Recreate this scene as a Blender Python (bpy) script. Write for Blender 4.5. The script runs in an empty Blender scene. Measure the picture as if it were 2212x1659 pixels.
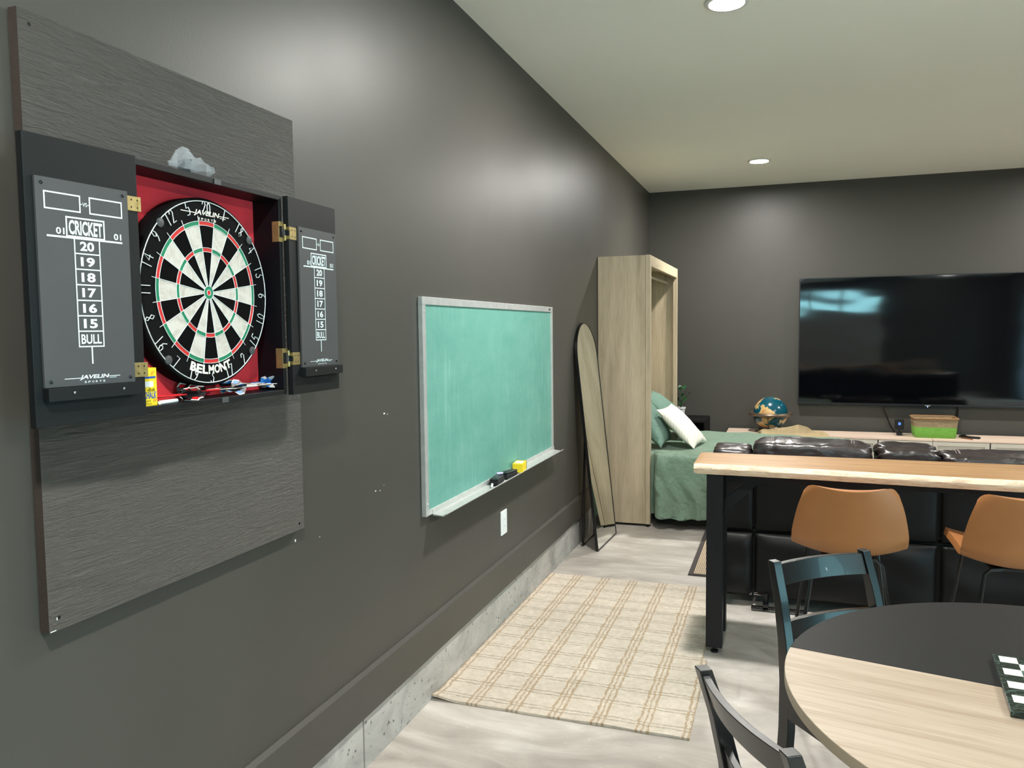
import bpy, bmesh, math, random
from mathutils import Vector, Matrix, noise
random.seed(7)
PI = math.pi
SC = bpy.context.scene
COL = SC.collection

# ------------------------------------------------------------------ camera
cam_d = bpy.data.cameras.new('camera'); cam = bpy.data.objects.new('camera', cam_d); COL.objects.link(cam)
FPX = 1695.018; YAW, PITCH, ROLL = 0.335312073, -0.0692975449, -0.0111001479
_f = Vector((-math.sin(YAW)*math.cos(PITCH), math.cos(YAW)*math.cos(PITCH), math.sin(PITCH)))
_r0 = Vector((math.cos(YAW), math.sin(YAW), 0)); _u0 = _r0.cross(_f)
_r = math.cos(ROLL)*_r0 + math.sin(ROLL)*_u0; _u = -math.sin(ROLL)*_r0 + math.cos(ROLL)*_u0
cam.matrix_world = Matrix(((_r.x, _u.x, -_f.x, 1.40), (_r.y, _u.y, -_f.y, 0.0), (_r.z, _u.z, -_f.z, 1.56), (0, 0, 0, 1)))
cam_d.sensor_width = 36; cam_d.lens = FPX/2212*36; cam_d.clip_start = 0.02; cam_d.clip_end = 200
SC.camera = cam

# ------------------------------------------------------------------ colour management, world
SC.view_settings.view_transform = 'Standard'; SC.view_settings.look = 'None'
SC.view_settings.gamma = 1; SC.view_settings.use_curve_mapping = False
SC.view_settings.exposure = 1.12
LAMP = 600.0          # radiance of the ceiling lamp lenses
SKY = 0.6
W = bpy.data.worlds.new('world'); SC.world = W; W.use_nodes = True
_bg = W.node_tree.nodes['Background']; _bg.inputs[0].default_value = (0.42, 0.72, 1.0, 1); _bg.inputs[1].default_value = SKY
def day_light(name, loc, rot, sx, sy, power):
    d = bpy.data.lights.new(name, 'AREA'); d.shape = 'RECTANGLE'; d.size = sx; d.size_y = sy
    d.energy = power; d.color = (0.38, 0.90, 0.98)
    o = bpy.data.objects.new(name, d); COL.objects.link(o); o.location = loc; o.rotation_euler = rot
    return o
# daylight through the glazed patio door in the right wall and the window strip of the roll-up door behind the camera
day_light('daylight_patio_door', (6.0, 0.65, 1.10), (0, PI/2, 0), 2.1, 2.4, 47)
day_light('daylight_garage_window', (2.2, -1.95, 2.0), (PI/2, 0, 0), 2.3, 0.3, 14)

# ------------------------------------------------------------------ node helpers
def lin(c):
    return tuple(((v/255)/12.92 if v/255 <= 0.04045 else ((v/255+0.055)/1.055)**2.4) for v in c) + (1,)
class NT:
    def __init__(s, name):
        s.m = bpy.data.materials.new(name); s.m.use_nodes = True; s.t = s.m.node_tree
        s.b = s.t.nodes['Principled BSDF']; s.out = s.t.nodes['Material Output']
        s.co = None
    def n(s, k, **kw):
        x = s.t.nodes.new(k)
        for a, v in kw.items(): setattr(x, a, v)
        return x
    def l(s, a, b): s.t.links.new(a, b)
    def coord(s):
        if not s.co: s.co = s.n('ShaderNodeTexCoord').outputs['Object']
        return s.co
    def mapping(s, scale=(1, 1, 1), loc=(0, 0, 0), rot=(0, 0, 0)):
        m = s.n('ShaderNodeMapping'); m.inputs['Scale'].default_value = scale; m.inputs['Location'].default_value = loc
        m.inputs['Rotation'].default_value = rot; s.l(s.coord(), m.inputs[0]); return m.outputs[0]
    def noise(s, vec, scale=5, detail=4, rough=0.5, dist=0.0):
        x = s.n('ShaderNodeTexNoise'); s.l(vec, x.inputs['Vector']); x.inputs['Scale'].default_value = scale
        x.inputs['Detail'].default_value = detail; x.inputs['Roughness'].default_value = rough
        x.inputs['Distortion'].default_value = dist; return x.outputs[0]
    def ramp(s, v, stops, interp='LINEAR'):
        x = s.n('ShaderNodeValToRGB'); s.l(v, x.inputs[0]); e = x.color_ramp.elements; x.color_ramp.interpolation = interp
        while len(e) < len(stops): e.new(0.5)
        for i, (p, c) in enumerate(stops): e[i].position = p; e[i].color = c if len(c) == 4 else tuple(c)+(1,)
        return x.outputs[0]
    def math(s, op, a, b=None, c=None):
        x = s.n('ShaderNodeMath', operation=op)
        for i, v in enumerate((a, b, c)):
            if v is None: continue
            if isinstance(v, (int, float)): x.inputs[i].default_value = v
            else: s.l(v, x.inputs[i])
        return x.outputs[0]
    def mix(s, f, a, b):
        x = s.n('ShaderNodeMix', data_type='RGBA')
        if isinstance(f, (int, float)): x.inputs[0].default_value = f
        else: s.l(f, x.inputs[0])
        for i, v in ((6, a), (7, b)):
            if isinstance(v, tuple): x.inputs[i].default_value = v
            else: s.l(v, x.inputs[i])
        return x.outputs[2]
    def sep(s, v):
        x = s.n('ShaderNodeSeparateXYZ'); s.l(v, x.inputs[0]); return x.outputs
    def col(s, v):
        if isinstance(v, tuple): s.b.inputs['Base Color'].default_value = v
        else: s.l(v, s.b.inputs['Base Color'])
    def rough(s, v):
        if isinstance(v, (int, float)): s.b.inputs['Roughness'].default_value = v
        else: s.l(v, s.b.inputs['Roughness'])
    def bump(s, h, strength=0.3, dist=0.01):
        x = s.n('ShaderNodeBump'); x.inputs['Strength'].default_value = strength; x.inputs['Distance'].default_value = dist
        s.l(h, x.inputs['Height']); s.l(x.outputs[0], s.b.inputs['Normal'])
def plain(name, c, rough=0.5, metal=0.0, spec=0.5, var=0.06, nscale=12, bump=0.0, bscale=200, bdist=0.002, coat=0.0):
    t = NT(name); c = lin(c)
    v = t.noise(t.coord(), nscale, 4)
    d = tuple(x*(1-var) for x in c[:3])+(1,); e = tuple(min(1, x*(1+var)) for x in c[:3])+(1,)
    t.col(t.ramp(v, [(0.3, d), (0.7, e)])); t.rough(rough); t.b.inputs['Metallic'].default_value = metal
    t.b.inputs['Specular IOR Level'].default_value = spec; t.b.inputs['Coat Weight'].default_value = coat
    if bump: t.bump(t.noise(t.coord(), bscale, 3), bump, bdist)
    return t.m
def wood(name, c1, c2, axis, c3=None, rough=0.45, fine=60, stretch=14, bump=0.08, big=2.5):
    t = NT(name)
    sc = [1.0]*3
    for i in range(3): sc[i] = 1.0 if i == axis else stretch
    mp = t.mapping(tuple(sc))
    a = t.noise(mp, big, 5, 0.55, 0.35); b = t.noise(mp, fine/10, 8, 0.65, 0.2)
    f = t.math('ADD', t.math('MULTIPLY', a, 0.55), t.math('MULTIPLY', b, 0.45))
    st = [(0.36, lin(c1)), (0.62, lin(c2))]
    if c3: st = [(0.33, lin(c3)), (0.42, lin(c1)), (0.62, lin(c2))]
    t.col(t.ramp(f, st)); t.rough(rough)
    if bump: t.bump(b, bump, 0.003)
    return t.m
M = {}
# walls: dark warm satin paint
t = NT('dark_wall_paint')
t.col(t.ramp(t.noise(t.coord(), 1.3, 3), [(0.3, lin((72, 70, 65))), (0.7, lin((76, 74, 69)))]))
t.rough(t.math('ADD', t.math('MULTIPLY', t.noise(t.coord(), 2.0, 2), 0.06), 0.40)); t.b.inputs['Specular IOR Level'].default_value = 0.36
t.bump(t.noise(t.coord(), 130, 3, 0.5), 0.16, 0.0012); M['wall'] = t.m
t = NT('ceiling_paint'); t.col(t.ramp(t.noise(t.coord(), 0.8, 2), [(0.3, lin((240, 242, 232))), (0.7, lin((244, 246, 237)))])); t.rough(0.8)
t.bump(t.noise(t.coord(), 160, 3), 0.1, 0.001); M['ceiling'] = t.m
# floor: blotchy polished concrete
t = NT('floor_concrete'); c = t.coord()
a = t.noise(c, 0.9, 6, 0.6, 0.8); b = t.noise(t.mapping((1, 2.6, 1), rot=(0, 0, 0.5)), 2.2, 7, 0.62, 1.2)
f = t.math('ADD', t.math('MULTIPLY', a, 0.5), t.math('MULTIPLY', b, 0.5))
base = t.ramp(f, [(0.34, lin((150, 142, 134))), (0.5, lin((184, 176, 168))), (0.62, lin((210, 203, 196)))])
sp = t.ramp(t.noise(c, 38, 2, 0.5), [(0.70, (0, 0, 0)), (0.78, (1, 1, 1))])
t.col(t.mix(t.math('MULTIPLY', sp, 0.35), base, lin((226, 222, 214)))); t.rough(t.math('ADD', t.math('MULTIPLY', b, 0.3), 0.34))
t.bump(t.noise(c, 25, 5), 0.06, 0.004); M['floor'] = t.m
t = NT('curb_concrete'); c = t.coord()
f = t.noise(t.mapping((1, 1, 1.6)), 3.0, 7, 0.65, 0.7)
pits = t.ramp(t.noise(c, 45, 3, 0.5), [(0.28, (0, 0, 0)), (0.36, (1, 1, 1))])
t.col(t.mix(pits, lin((104, 102, 98)), t.ramp(f, [(0.35, lin((150, 148, 144))), (0.65, lin((190, 188, 183)))])))
t.rough(0.8); t.bump(t.math('ADD', f, pits), 0.35, 0.004); M['curb'] = t.m
# plywood, painted, with raised grain running along y
t = NT('painted_plywood'); g = t.noise(t.mapping((1, 7, 55)), 1.6, 7, 0.62, 1.6); h = t.noise(t.mapping((1, 2.2, 16)), 2.0, 4, 0.5, 2.2)
g2 = t.noise(t.mapping((1, 9, 120)), 2.2, 5, 0.6, 1.2)
s_ = t.math('ADD', t.math('ADD', t.math('MULTIPLY', g, 0.5), t.math('MULTIPLY', h, 0.4)), t.math('MULTIPLY', g2, 0.35))
t.col(t.ramp(s_, [(0.35, lin((62, 59, 55))), (0.75, lin((80, 77, 72)))])); t.rough(0.38); t.b.inputs['Specular IOR Level'].default_value = 0.7; t.bump(s_, 1.0, 0.012); M['ply'] = t.m
M['ply_edge'] = plain('plywood_edge', (62, 50, 44), 0.85, bump=0.5, bscale=90, bdist=0.003)
M['cab_black'] = plain('cabinet_black', (20, 23, 24), 0.5, spec=0.3, var=0.03, bump=0.05)
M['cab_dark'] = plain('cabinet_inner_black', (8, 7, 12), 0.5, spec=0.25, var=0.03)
M['red_back'] = plain('cabinet_red_felt', (236, 56, 68), 0.9, var=0.05)
M['slate'] = plain('scoreboard_grey', (70, 71, 72), 0.55, var=0.03)
M['print_white'] = plain('printed_white', (232, 246, 246), 0.5, var=0.0)
M['brass'] = plain('brass', (186, 166, 112), 0.4, metal=0.8, var=0.15, nscale=60)
M['screw'] = plain('screw_black', (20, 20, 20), 0.25)
M['bd_black'] = plain('board_black', (3, 3, 3), 0.9, spec=0.1, bump=0.2, bscale=400)
M['bd_rim'] = plain('board_rim_black', (6, 6, 7), 0.85, spec=0.15, bump=0.1)
t = NT('board_cream'); t.col(t.ramp(t.noise(t.coord(), 22, 6, 0.65, 1.5), [(0.35, lin((188, 180, 170))), (0.55, lin((212, 206, 197)))])); t.rough(0.8); M['bd_cream'] = t.m
M['bd_red'] = plain('board_red', (205, 38, 34), 0.7)
M['bd_green'] = plain('board_green', (18, 128, 88), 0.7)
M['wire'] = plain('steel_wire', (236, 240, 240), 0.35, metal=0.0, var=0.02)
M['clip_grey'] = plain('grey_clip', (72, 74, 76), 0.5)
M['board_text'] = plain('board_lettering', (246, 240, 226), 0.6, var=0)
M['alu'] = plain('brushed_aluminium', (202, 204, 202), 0.36, metal=0.45, var=0.08, nscale=30)
t = NT('green_chalkboard'); c = t.coord()
st = t.noise(t.mapping((1, 26, 2.2)), 1.4, 6, 0.6, 0.6); bl = t.noise(c, 1.6, 4, 0.6, 0.4); sm = t.noise(t.mapping((1, 1.5, 3)), 2.4, 6, 0.7, 0.3)
f = t.math('MULTIPLY', t.ramp(st, [(0.5, (0, 0, 0)), (0.75, (1, 1, 1))]), t.ramp(bl, [(0.42, (0, 0, 0)), (0.6, (1, 1, 1))]))
f = t.math('ADD', t.math('MULTIPLY', f, 0.42), t.math('MULTIPLY', t.ramp(sm, [(0.35, (0, 0, 0)), (0.75, (1, 1, 1))]), 0.28))
t.col(t.mix(f, lin((92, 154, 140)), lin((150, 198, 187)))); t.rough(0.55); M['chalkboard'] = t.m
M['white_plastic'] = plain('white_plastic', (232, 236, 238), 0.4, var=0.01)
M['oak'] = wood('murphy_oak', (172, 156, 130), (194, 178, 152), 2, (156, 140, 114), 0.55, 70, 14, 0.04, 1.2)
M['oak_h'] = wood('murphy_oak_cross_grain', (174, 160, 132), (196, 182, 154), 1, (160, 144, 118), 0.55, 70, 14, 0.04, 1.2)
M['mirror'] = plain('mirror_glass', (236, 240, 236), 0.012, metal=1, var=0.0)
M['black_metal'] = plain('black_metal', (12, 12, 14), 0.28, var=0.05, bump=0.03)
M['post_metal'] = plain('powder_coated_steel', (14, 16, 21), 0.5, spec=0.35, var=0.05, bump=0.08, bscale=500)
def cloth(name, c1, c2, bumps=0.25, sc=5):
    t = NT(name); f = t.noise(t.coord(), sc, 5, 0.6, 0.6)
    t.col(t.ramp(f, [(0.3, lin(c1)), (0.7, lin(c2))])); t.rough(0.9); t.b.inputs['Sheen Weight'].default_value = 0.15
    g = t.noise(t.coord(), 420, 2); h = t.noise(t.mapping((1, 1, 1)), 14, 5, 0.6, 1.2)
    k = t.n('ShaderNodeTexNoise'); t.l(t.mapping((2.2, 1, 1), rot=(0.3, 0.5, 0.2)), k.inputs['Vector']); k.noise_type = 'RIDGED_MULTIFRACTAL'; k.inputs['Scale'].default_value = 3.2; k.inputs['Detail'].default_value = 5; k.inputs['Distortion'].default_value = 0.8
    t.bump(t.math('ADD', t.math('ADD', t.math('MULTIPLY', g, 0.10), t.math('MULTIPLY', h, 0.6)), t.math('MULTIPLY', k.outputs[0], 0.35)), min(1, bumps*3.4), 0.07); return t.m
M['duvet'] = cloth('sage_green_cotton', (118, 147, 125), (134, 161, 140))
M['sham'] = cloth('green_pillow_cotton', (108, 146, 130), (124, 160, 144))
t = NT('white_striped_linen'); w = t.n('ShaderNodeTexWave', wave_type='BANDS', bands_direction='X'); t.l(t.mapping((1, 1, 1)), w.inputs['Vector']); w.inputs['Scale'].default_value = 14; w.inputs['Distortion'].default_value = 1.0
w.inputs['Detail'].default_value = 3
t.col(t.ramp(w.outputs[1], [(0.0, lin((222, 218, 206))), (0.3, lin((232, 229, 218))), (1, lin((236, 233, 224)))])); t.rough(0.9); t.bump(t.noise(t.coord(), 18, 5, 0.6, 1.0), 0.35, 0.01); M['white_linen'] = t.m
M['mattress'] = plain('mattress_fabric', (190, 190, 185), 0.9)
M['leaf'] = plain('leaf', (40, 92, 46), 0.45, var=0.25, nscale=40)
M['pot_white'] = plain('white_ceramic', (228, 228, 228), 0.3)
M['soil'] = plain('soil', (40, 30, 24), 0.95, bump=0.6)
M['night_black'] = plain('nightstand_black', (14, 12, 12), 0.55, spec=0.25)
M['console_top'] = wood('console_birch_top', (208, 182, 162), (228, 206, 188), 0, None, 0.5, 50, 16, 0.03)
M['console_door'] = plain('console_putty_door', (196, 190, 178), 0.5, var=0.02)
M['console_shade'] = plain('console_gap_shade', (18, 18, 20), 0.7)  # near-black colour standing in for the shade between console doors
t = NT('brown_leather'); c = t.coord()
v1 = t.noise(t.mapping((1, 1, 1.6)), 5, 3, 0.5, 1.0); v2 = t.noise(c, 260, 2)
t.col(t.ramp(v1, [(0.3, lin((38, 30, 30))), (0.7, lin((50, 41, 41)))])); t.rough(t.math('ADD', t.math('MULTIPLY', v1, 0.2), 0.22))
t.b.inputs['Specular IOR Level'].default_value = 0.75
t.bump(t.math('ADD', v1, t.math('MULTIPLY', v2, 0.03)), 0.4, 0.03); M['leather'] = t.m
t = NT('black_vinyl_back'); c = t.coord(); v1 = t.noise(c, 3, 4, 0.5, 0.8)
t.col(t.ramp(v1, [(0.3, lin((9, 9, 9))), (0.7, lin((13, 12, 12)))])); t.rough(0.5); t.b.inputs['Specular IOR Level'].default_value = 0.3; t.bump(v1, 0.25, 0.03); M['vinyl'] = t.m
M['stitch'] = plain('pale_stitching', (150, 136, 132), 0.7)
M['tan_leather'] = plain('tan_leather', (160, 104, 58), 0.45, var=0.07, nscale=6, bump=0.12, bscale=420, bdist=0.001)
M['plush'] = plain('tan_plush', (178, 158, 122), 0.95, var=0.12, nscale=10, bump=0.8, bscale=150, bdist=0.01)
# live edge bar top
t = NT('bar_top_wood'); g = t.noise(t.mapping((1, 16, 16)), 1.4, 6, 0.6, 0.6); h = t.noise(t.mapping((2.5, 40, 40)), 2, 5, 0.6, 0.4)
f = t.math('ADD', t.math('MULTIPLY', g, 0.6), t.math('MULTIPLY', h, 0.4))
t.col(t.ramp(f, [(0.34, lin((126, 92, 58))), (0.5, lin((152, 116, 76))), (0.66, lin((170, 134, 92)))])); t.rough(0.5); t.bump(h, 0.1, 0.002); M['bar_wood'] = t.m
t = NT('bar_live_edge_sapwood'); g = t.noise(t.mapping((2.2, 1, 30)), 2.4, 8, 0.72, 2.2)
t.col(t.ramp(g, [(0.36, lin((186, 146, 120))), (0.45, lin((232, 202, 172))), (0.62, lin((248, 230, 204)))])); t.rough(0.55); t.bump(g, 0.5, 0.006); M['bar_edge'] = t.m
M['chair_black'] = plain('chair_black_lacquer', (5, 5, 6), 0.33, spec=0.65, coat=0.2, var=0.05, bump=0.04, bscale=90)
M['table_black'] = plain('table_black_laminate', (18, 18, 18), 0.55, spec=0.2, var=0.03)
M['table_wood'] = wood('table_ash', (162, 142, 121), (184, 167, 148), 0, (152, 132, 112), 0.45, 60, 22, 0.03, 1.4)
M['table_edge'] = plain('table_ash_edge', (170, 156, 134), 0.45)
t = NT('green_marble'); f = t.noise(t.mapping((1, 3.5, 1)), 24, 7, 0.7, 2.5)
t.col(t.ramp(f, [(0.36, lin((12, 19, 17))), (0.54, lin((28, 42, 37))), (0.62, lin((84, 106, 98))), (0.68, lin((22, 34, 30)))])); t.rough(0.16); M['marble'] = t.m
M['marble_w'] = plain('white_marble', (226, 226, 222), 0.16, var=0.05, nscale=30)
M['marble_l'] = plain('pale_green_marble', (78, 104, 94), 0.16, var=0.35, nscale=45)
# cream rug with wobbly plaid lines
t = NT('cream_plaid_rug'); c = t.coord()
wob = t.n('ShaderNodeTexNoise'); t.l(c, wob.inputs['Vector']); wob.inputs['Scale'].default_value = 30; wob.inputs['Detail'].default_value = 4
sub = t.n('ShaderNodeVectorMath', operation='SUBTRACT'); t.l(wob.outputs[1], sub.inputs[0]); sub.inputs[1].default_value = (0.5, 0.5, 0.5)
scl = t.n('ShaderNodeVectorMath', operation='SCALE'); t.l(sub.outputs[0], scl.inputs[0]); scl.inputs['Scale'].default_value = 0.022
add = t.n('ShaderNodeVectorMath', operation='ADD'); t.l(c, add.inputs[0]); t.l(scl.outputs[0], add.inputs[1])
sx, sy, sz = t.sep(add.outputs[0])
def rug_line(coord, period, off, width, phase):
    q = t.math('ADD', coord, phase+off); q = t.math('PINGPONG', q, period/2)
    return t.math('LESS_THAN', q, width)
broken = t.ramp(t.noise(c, 60, 2), [(0.42, (0, 0, 0)), (0.5, (1, 1, 1))])
L1 = t.math('MAXIMUM', rug_line(sx, 0.177, -0.021, 0.0050, 0.0), rug_line(sx, 0.177, 0.021, 0.0050, 0.0)); L1 = t.math('MAXIMUM', L1, rug_line(sx, 0.177, 0.0, 0.0036, 0.0))
L1 = t.math('MULTIPLY', L1, t.math('ADD', t.math('MULTIPLY', broken, 0.4), 0.5))
L2 = t.math('MAXIMUM', rug_line(sy, 0.136, -0.012, 0.0042, 0.02), rug_line(sy, 0.136, 0.012, 0.0042, 0.02))
L2 = t.math('MULTIPLY', L2, t.math('ADD', t.math('MULTIPLY', broken, 0.4), 0.35))
pil = t.noise(c, 170, 4, 0.7)
base = t.ramp(t.noise(c, 40, 5), [(0.3, lin((222, 208, 190))), (0.7, lin((240, 227, 211)))])
cc = t.mix(L2, base, lin((176, 160, 136))); cc = t.mix(L1, cc, lin((194, 166, 132)))
t.col(cc); t.rough(0.95)
t.bump(t.math('SUBTRACT', pil, t.math('MULTIPLY', t.math('MAXIMUM', L1, L2), 0.35)), 0.8, 0.012); M['rug'] = t.m
t = NT('jute_rug'); sx, sy, sz = t.sep(t.coord()); w = t.math('PINGPONG', sx, 0.0055)
t.col(t.mix(t.math('LESS_THAN', w, 0.0018), lin((206, 186, 158)), lin((96, 84, 74)))); t.rough(0.95); M['jute'] = t.m
M['jute_edge'] = plain('rug_grey_binding', (74, 68, 66), 0.95, bump=0.6)
t = NT('tv_screen'); t.col(lin((5, 6, 9))); t.rough(0.06); t.b.inputs['Specular IOR Level'].default_value = 0.75
t.bump(t.noise(t.mapping((0.6, 1, 1.6)), 1.1, 2), 0.25, 0.03); M['tv'] = t.m
M['tv_frame'] = plain('tv_bezel', (26, 27, 30), 0.3)
M['black_plastic'] = plain('black_plastic', (18, 18, 19), 0.35)
M['globe_metal'] = plain('globe_pewter', (118, 104, 90), 0.36, metal=0.7, var=0.12)
t = NT('globe_map'); f = t.noise(t.mapping((1, 1, 1), loc=(0.31, 0.7, 0.12)), 6.0, 6, 0.5, 0.2)
t.col(t.ramp(f, [(0.52, lin((10, 76, 92))), (0.555, lin((22, 100, 110))), (0.562, lin((204, 166, 104))), (0.61, lin((218, 184, 128))), (0.68, lin((196, 128, 70)))])); t.rough(0.2); M['globe'] = t.m
def wicker(name, c1, c2):
    t = NT(name); b = t.n('ShaderNodeTexBrick'); t.l(t.mapping((1, 1, 1), rot=(PI/2, 0, 0)), b.inputs['Vector'])
    b.inputs['Color1'].default_value = lin(c1); b.inputs['Color2'].default_value = lin(c2); b.inputs['Mortar'].default_value = tuple(x*0.45 for x in lin(c1)[:3])+(1,)
    b.inputs['Scale'].default_value = 1; b.inputs['Brick Width'].default_value = 0.028; b.inputs['Row Height'].default_value = 0.009; b.inputs['Mortar Size'].default_value = 0.0012
    t.l(b.outputs[0], t.b.inputs['Base Color']); t.rough(0.7); t.bump(b.outputs[1], -0.5, 0.004); return t.m
M['wick_n'] = wicker('wicker_natural', (170, 150, 116), (146, 128, 98)); M['wick_g'] = wicker('wicker_green', (128, 190, 78), (112, 176, 66))
M['wick_rim'] = plain('wicker_rim', (150, 112, 74), 0.7, var=0.25, nscale=80, bump=0.6)
M['yellow'] = plain('yellow_card', (246, 214, 40), 0.5, var=0.03); M['blue_print'] = plain('blue_print', (40, 84, 170), 0.5)
M['red_print'] = plain('red_print', (205, 60, 50), 0.5); M['green_print'] = plain('dark_green_print', (20, 96, 60), 0.5)
M['felt'] = plain('black_felt', (24, 24, 27), 0.8, bump=0.3); M['chalk'] = plain('chalk_white', (240, 240, 238), 0.9); M['chalk_lilac'] = plain('chalk_lilac', (206, 196, 232), 0.9)
M['dart_red'] = plain('dart_red', (200, 22, 30), 0.3); M['dart_black'] = plain('dart_black', (16, 16, 20), 0.3)
M['dart_blue'] = plain('dart_blue', (50, 130, 215), 0.35); M['dart_white'] = plain('dart_white', (230, 222, 218), 0.35); M['steel'] = plain('steel', (200, 196, 188), 0.25, metal=1)
M['pen_brown'] = plain('copper_brown', (140, 84, 56), 0.4)
t = NT('clear_plastic_bag'); t.col((0.85, 0.9, 0.95, 1)); t.rough(0.12); t.b.inputs['Alpha'].default_value = 0.22; t.b.inputs['Specular IOR Level'].default_value = 1.0
t.bump(t.noise(t.coord(), 60, 3, 0.6, 1.5), 0.6, 0.01); M['bag'] = t.m
def emit(name, c, s):
    t = NT(name); e = t.n('ShaderNodeEmission'); e.inputs[0].default_value = c; e.inputs[1].default_value = s; t.l(e.outputs[0], t.out.inputs[0]); return t.m
M['lens'] = emit('lamp_lens', (1.0, 0.978, 0.93, 1), LAMP)
M['led'] = emit('blue_led', (0.2, 0.35, 1.0, 1), 3.0); M['lcd'] = emit('small_blue_display', (0.12, 0.25, 0.9, 1), 0.7)
M['trim_white'] = plain('lamp_trim_white', (225, 225, 220), 0.5)
t = NT('window_glass'); tr = t.n('ShaderNodeBsdfTransparent'); gl = t.n('ShaderNodeBsdfGlossy'); gl.inputs['Roughness'].default_value = 0.02; mx = t.n('ShaderNodeMixShader'); mx.inputs[0].default_value = 0.08
t.l(tr.outputs[0], mx.inputs[1]); t.l(gl.outputs[0], mx.inputs[2]); t.l(mx.outputs[0], t.out.inputs[0]); M['glass'] = t.m
M['garage'] = plain('garage_door_panel', (150, 146, 138), 0.5); M['door_frame'] = plain('door_frame_dark', (60, 58, 55), 0.5)

# ------------------------------------------------------------------ mesh helpers
ORG = {}
def bm_new(): return bmesh.new()
def quad(bm, pts, mi=0):
    f = bm.faces.new([bm.verts.new(p) for p in pts]); f.material_index = mi; return f
def box(bm, x0, x1, y0, y1, z0, z1, mi=0, T=None):
    P = [Vector((x, y, z)) for z in (z0, z1) for y in (y0, y1) for x in (x0, x1)]
    if T is not None: P = [T @ p for p in P]
    v = [bm.verts.new(p) for p in P]
    fs = []
    for a in ((0, 2, 3, 1), (4, 5, 7, 6), (0, 1, 5, 4), (2, 6, 7, 3), (0, 4, 6, 2), (1, 3, 7, 5)):
        f = bm.faces.new([v[i] for i in a]); f.material_index = mi; fs.append(f)
    return fs
def tube(bm, pts, r, n=10, mi=0, closed=False, caps=True):
    pts = [Vector(p) for p in pts]; rings = []; N = len(pts)
    up = Vector((0, 0, 1)); prev = None
    for i, p in enumerate(pts):
        if closed: d = (pts[(i+1) % N]-pts[i-1]).normalized()
        else: d = (pts[min(i+1, N-1)]-pts[max(i-1, 0)]).normalized()
        if prev is None:
            a = up if abs(d.dot(up)) < 0.9 else Vector((1, 0, 0)); e1 = d.cross(a).normalized()
        else:
            e1 = (prev-d*prev.dot(d)); e1 = e1.normalized() if e1.length > 1e-6 else d.cross(up).normalized()
        prev = e1; e2 = d.cross(e1); rr = r[i] if isinstance(r, (list, tuple)) else r
        rings.append([bm.verts.new(p+(e1*math.cos(k*2*PI/n)+e2*math.sin(k*2*PI/n))*rr) for k in range(n)])
    for i in range(N if closed else N-1):
        A, B = rings[i], rings[(i+1) % N]
        for k in range(n):
            f = bm.faces.new((A[k], A[(k+1) % n], B[(k+1) % n], B[k])); f.material_index = mi
    if caps and not closed:
        for R in (rings[0][::-1], rings[-1]): f = bm.faces.new(R); f.material_index = mi
def lathe(bm, prof, c=(0, 0, 0), n=32, mi=0, T=None, cap0=True, cap1=True):
    c = Vector(c); rings = []
    for r, z in prof:
        ring = []
        for k in range(n):
            p = Vector((r*math.cos(2*PI*k/n), r*math.sin(2*PI*k/n), z)); p = T @ p if T is not None else p
            ring.append(bm.verts.new(p+c))
        rings.append(ring)
    for A, B in zip(rings, rings[1:]):
        for k in range(n): f = bm.faces.new((A[k], A[(k+1) % n], B[(k+1) % n], B[k])); f.material_index = mi
    if cap0: f = bm.faces.new(rings[0][::-1]); f.material_index = mi
    if cap1: f = bm.faces.new(rings[-1]); f.material_index = mi
def prism(bm, poly, d0, d1, T, mi=0, mi_side=None):
    """polygon in local (u,v), extruded along local w from d0 to d1, T maps (u,v,w) to space"""
    A = [bm.verts.new(T @ Vector((u, v, d0))) for u, v in poly]; B = [bm.verts.new(T @ Vector((u, v, d1))) for u, v in poly]
    f = bm.faces.new(A[::-1]); f.material_index = mi; f = bm.faces.new(B); f.material_index = mi
    for i in range(len(poly)):
        j = (i+1) % len(poly); f = bm.faces.new((A[i], A[j], B[j], B[i])); f.material_index = mi if mi_side is None else mi_side
def grid(bm, fn, nu, nv, mi=0, flip=False):
    V = [[bm.verts.new(fn(i/nu, j/nv)) for j in range(nv+1)] for i in range(nu+1)]
    for i in range(nu):
        for j in range(nv):
            q = [V[i][j], V[i+1][j], V[i+1][j+1], V[i][j+1]]
            if flip: q.reverse()
            f = bm.faces.new(q); f.material_index = mi
    return V
_font_cache = {}
def text(bm, s, T, x0, x1, y0, y1, mi=0, bold=0.0, shear=0.0, lift=0.0004):
    """flat lettering fitted to the rectangle x0..x1, y0..y1 of the local frame T"""
    key = (s, bold)
    if key not in _font_cache:
        cu = bpy.data.curves.new('lettering', 'FONT'); cu.body = s; cu.offset = bold; cu.resolution_u = 3
        ob = bpy.data.objects.new('lettering', cu); me = bpy.data.meshes.new_from_object(ob)
        _font_cache[key] = ([v.co.copy() for v in me.vertices], [list(p.vertices) for p in me.polygons])
        bpy.data.meshes.remove(me); bpy.data.objects.remove(ob); bpy.data.curves.remove(cu)
    V, F = _font_cache[key]
    ax = min(v.x for v in V); bx = max(v.x for v in V); ay = min(v.y for v in V); by = max(v.y for v in V)
    vs = []
    for v in V:
        fy = (v.y-ay)/(by-ay); fx = (v.x-ax)/(bx-ax)
        vs.append(bm.verts.new(T @ Vector((x0+(x1-x0)*fx+shear*(fy-0.5)*(y1-y0), y0+(y1-y0)*fy, lift))))
    for p in F:
        try: f = bm.faces.new([vs[i] for i in p]); f.material_index = mi
        except ValueError: pass
def rect(bm, T, x0, x1, y0, y1, mi=0, lift=0.0004):
    quad(bm, [T @ Vector(p) for p in ((x0, y0, lift), (x1, y0, lift), (x1, y1, lift), (x0, y1, lift))], mi)
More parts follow.
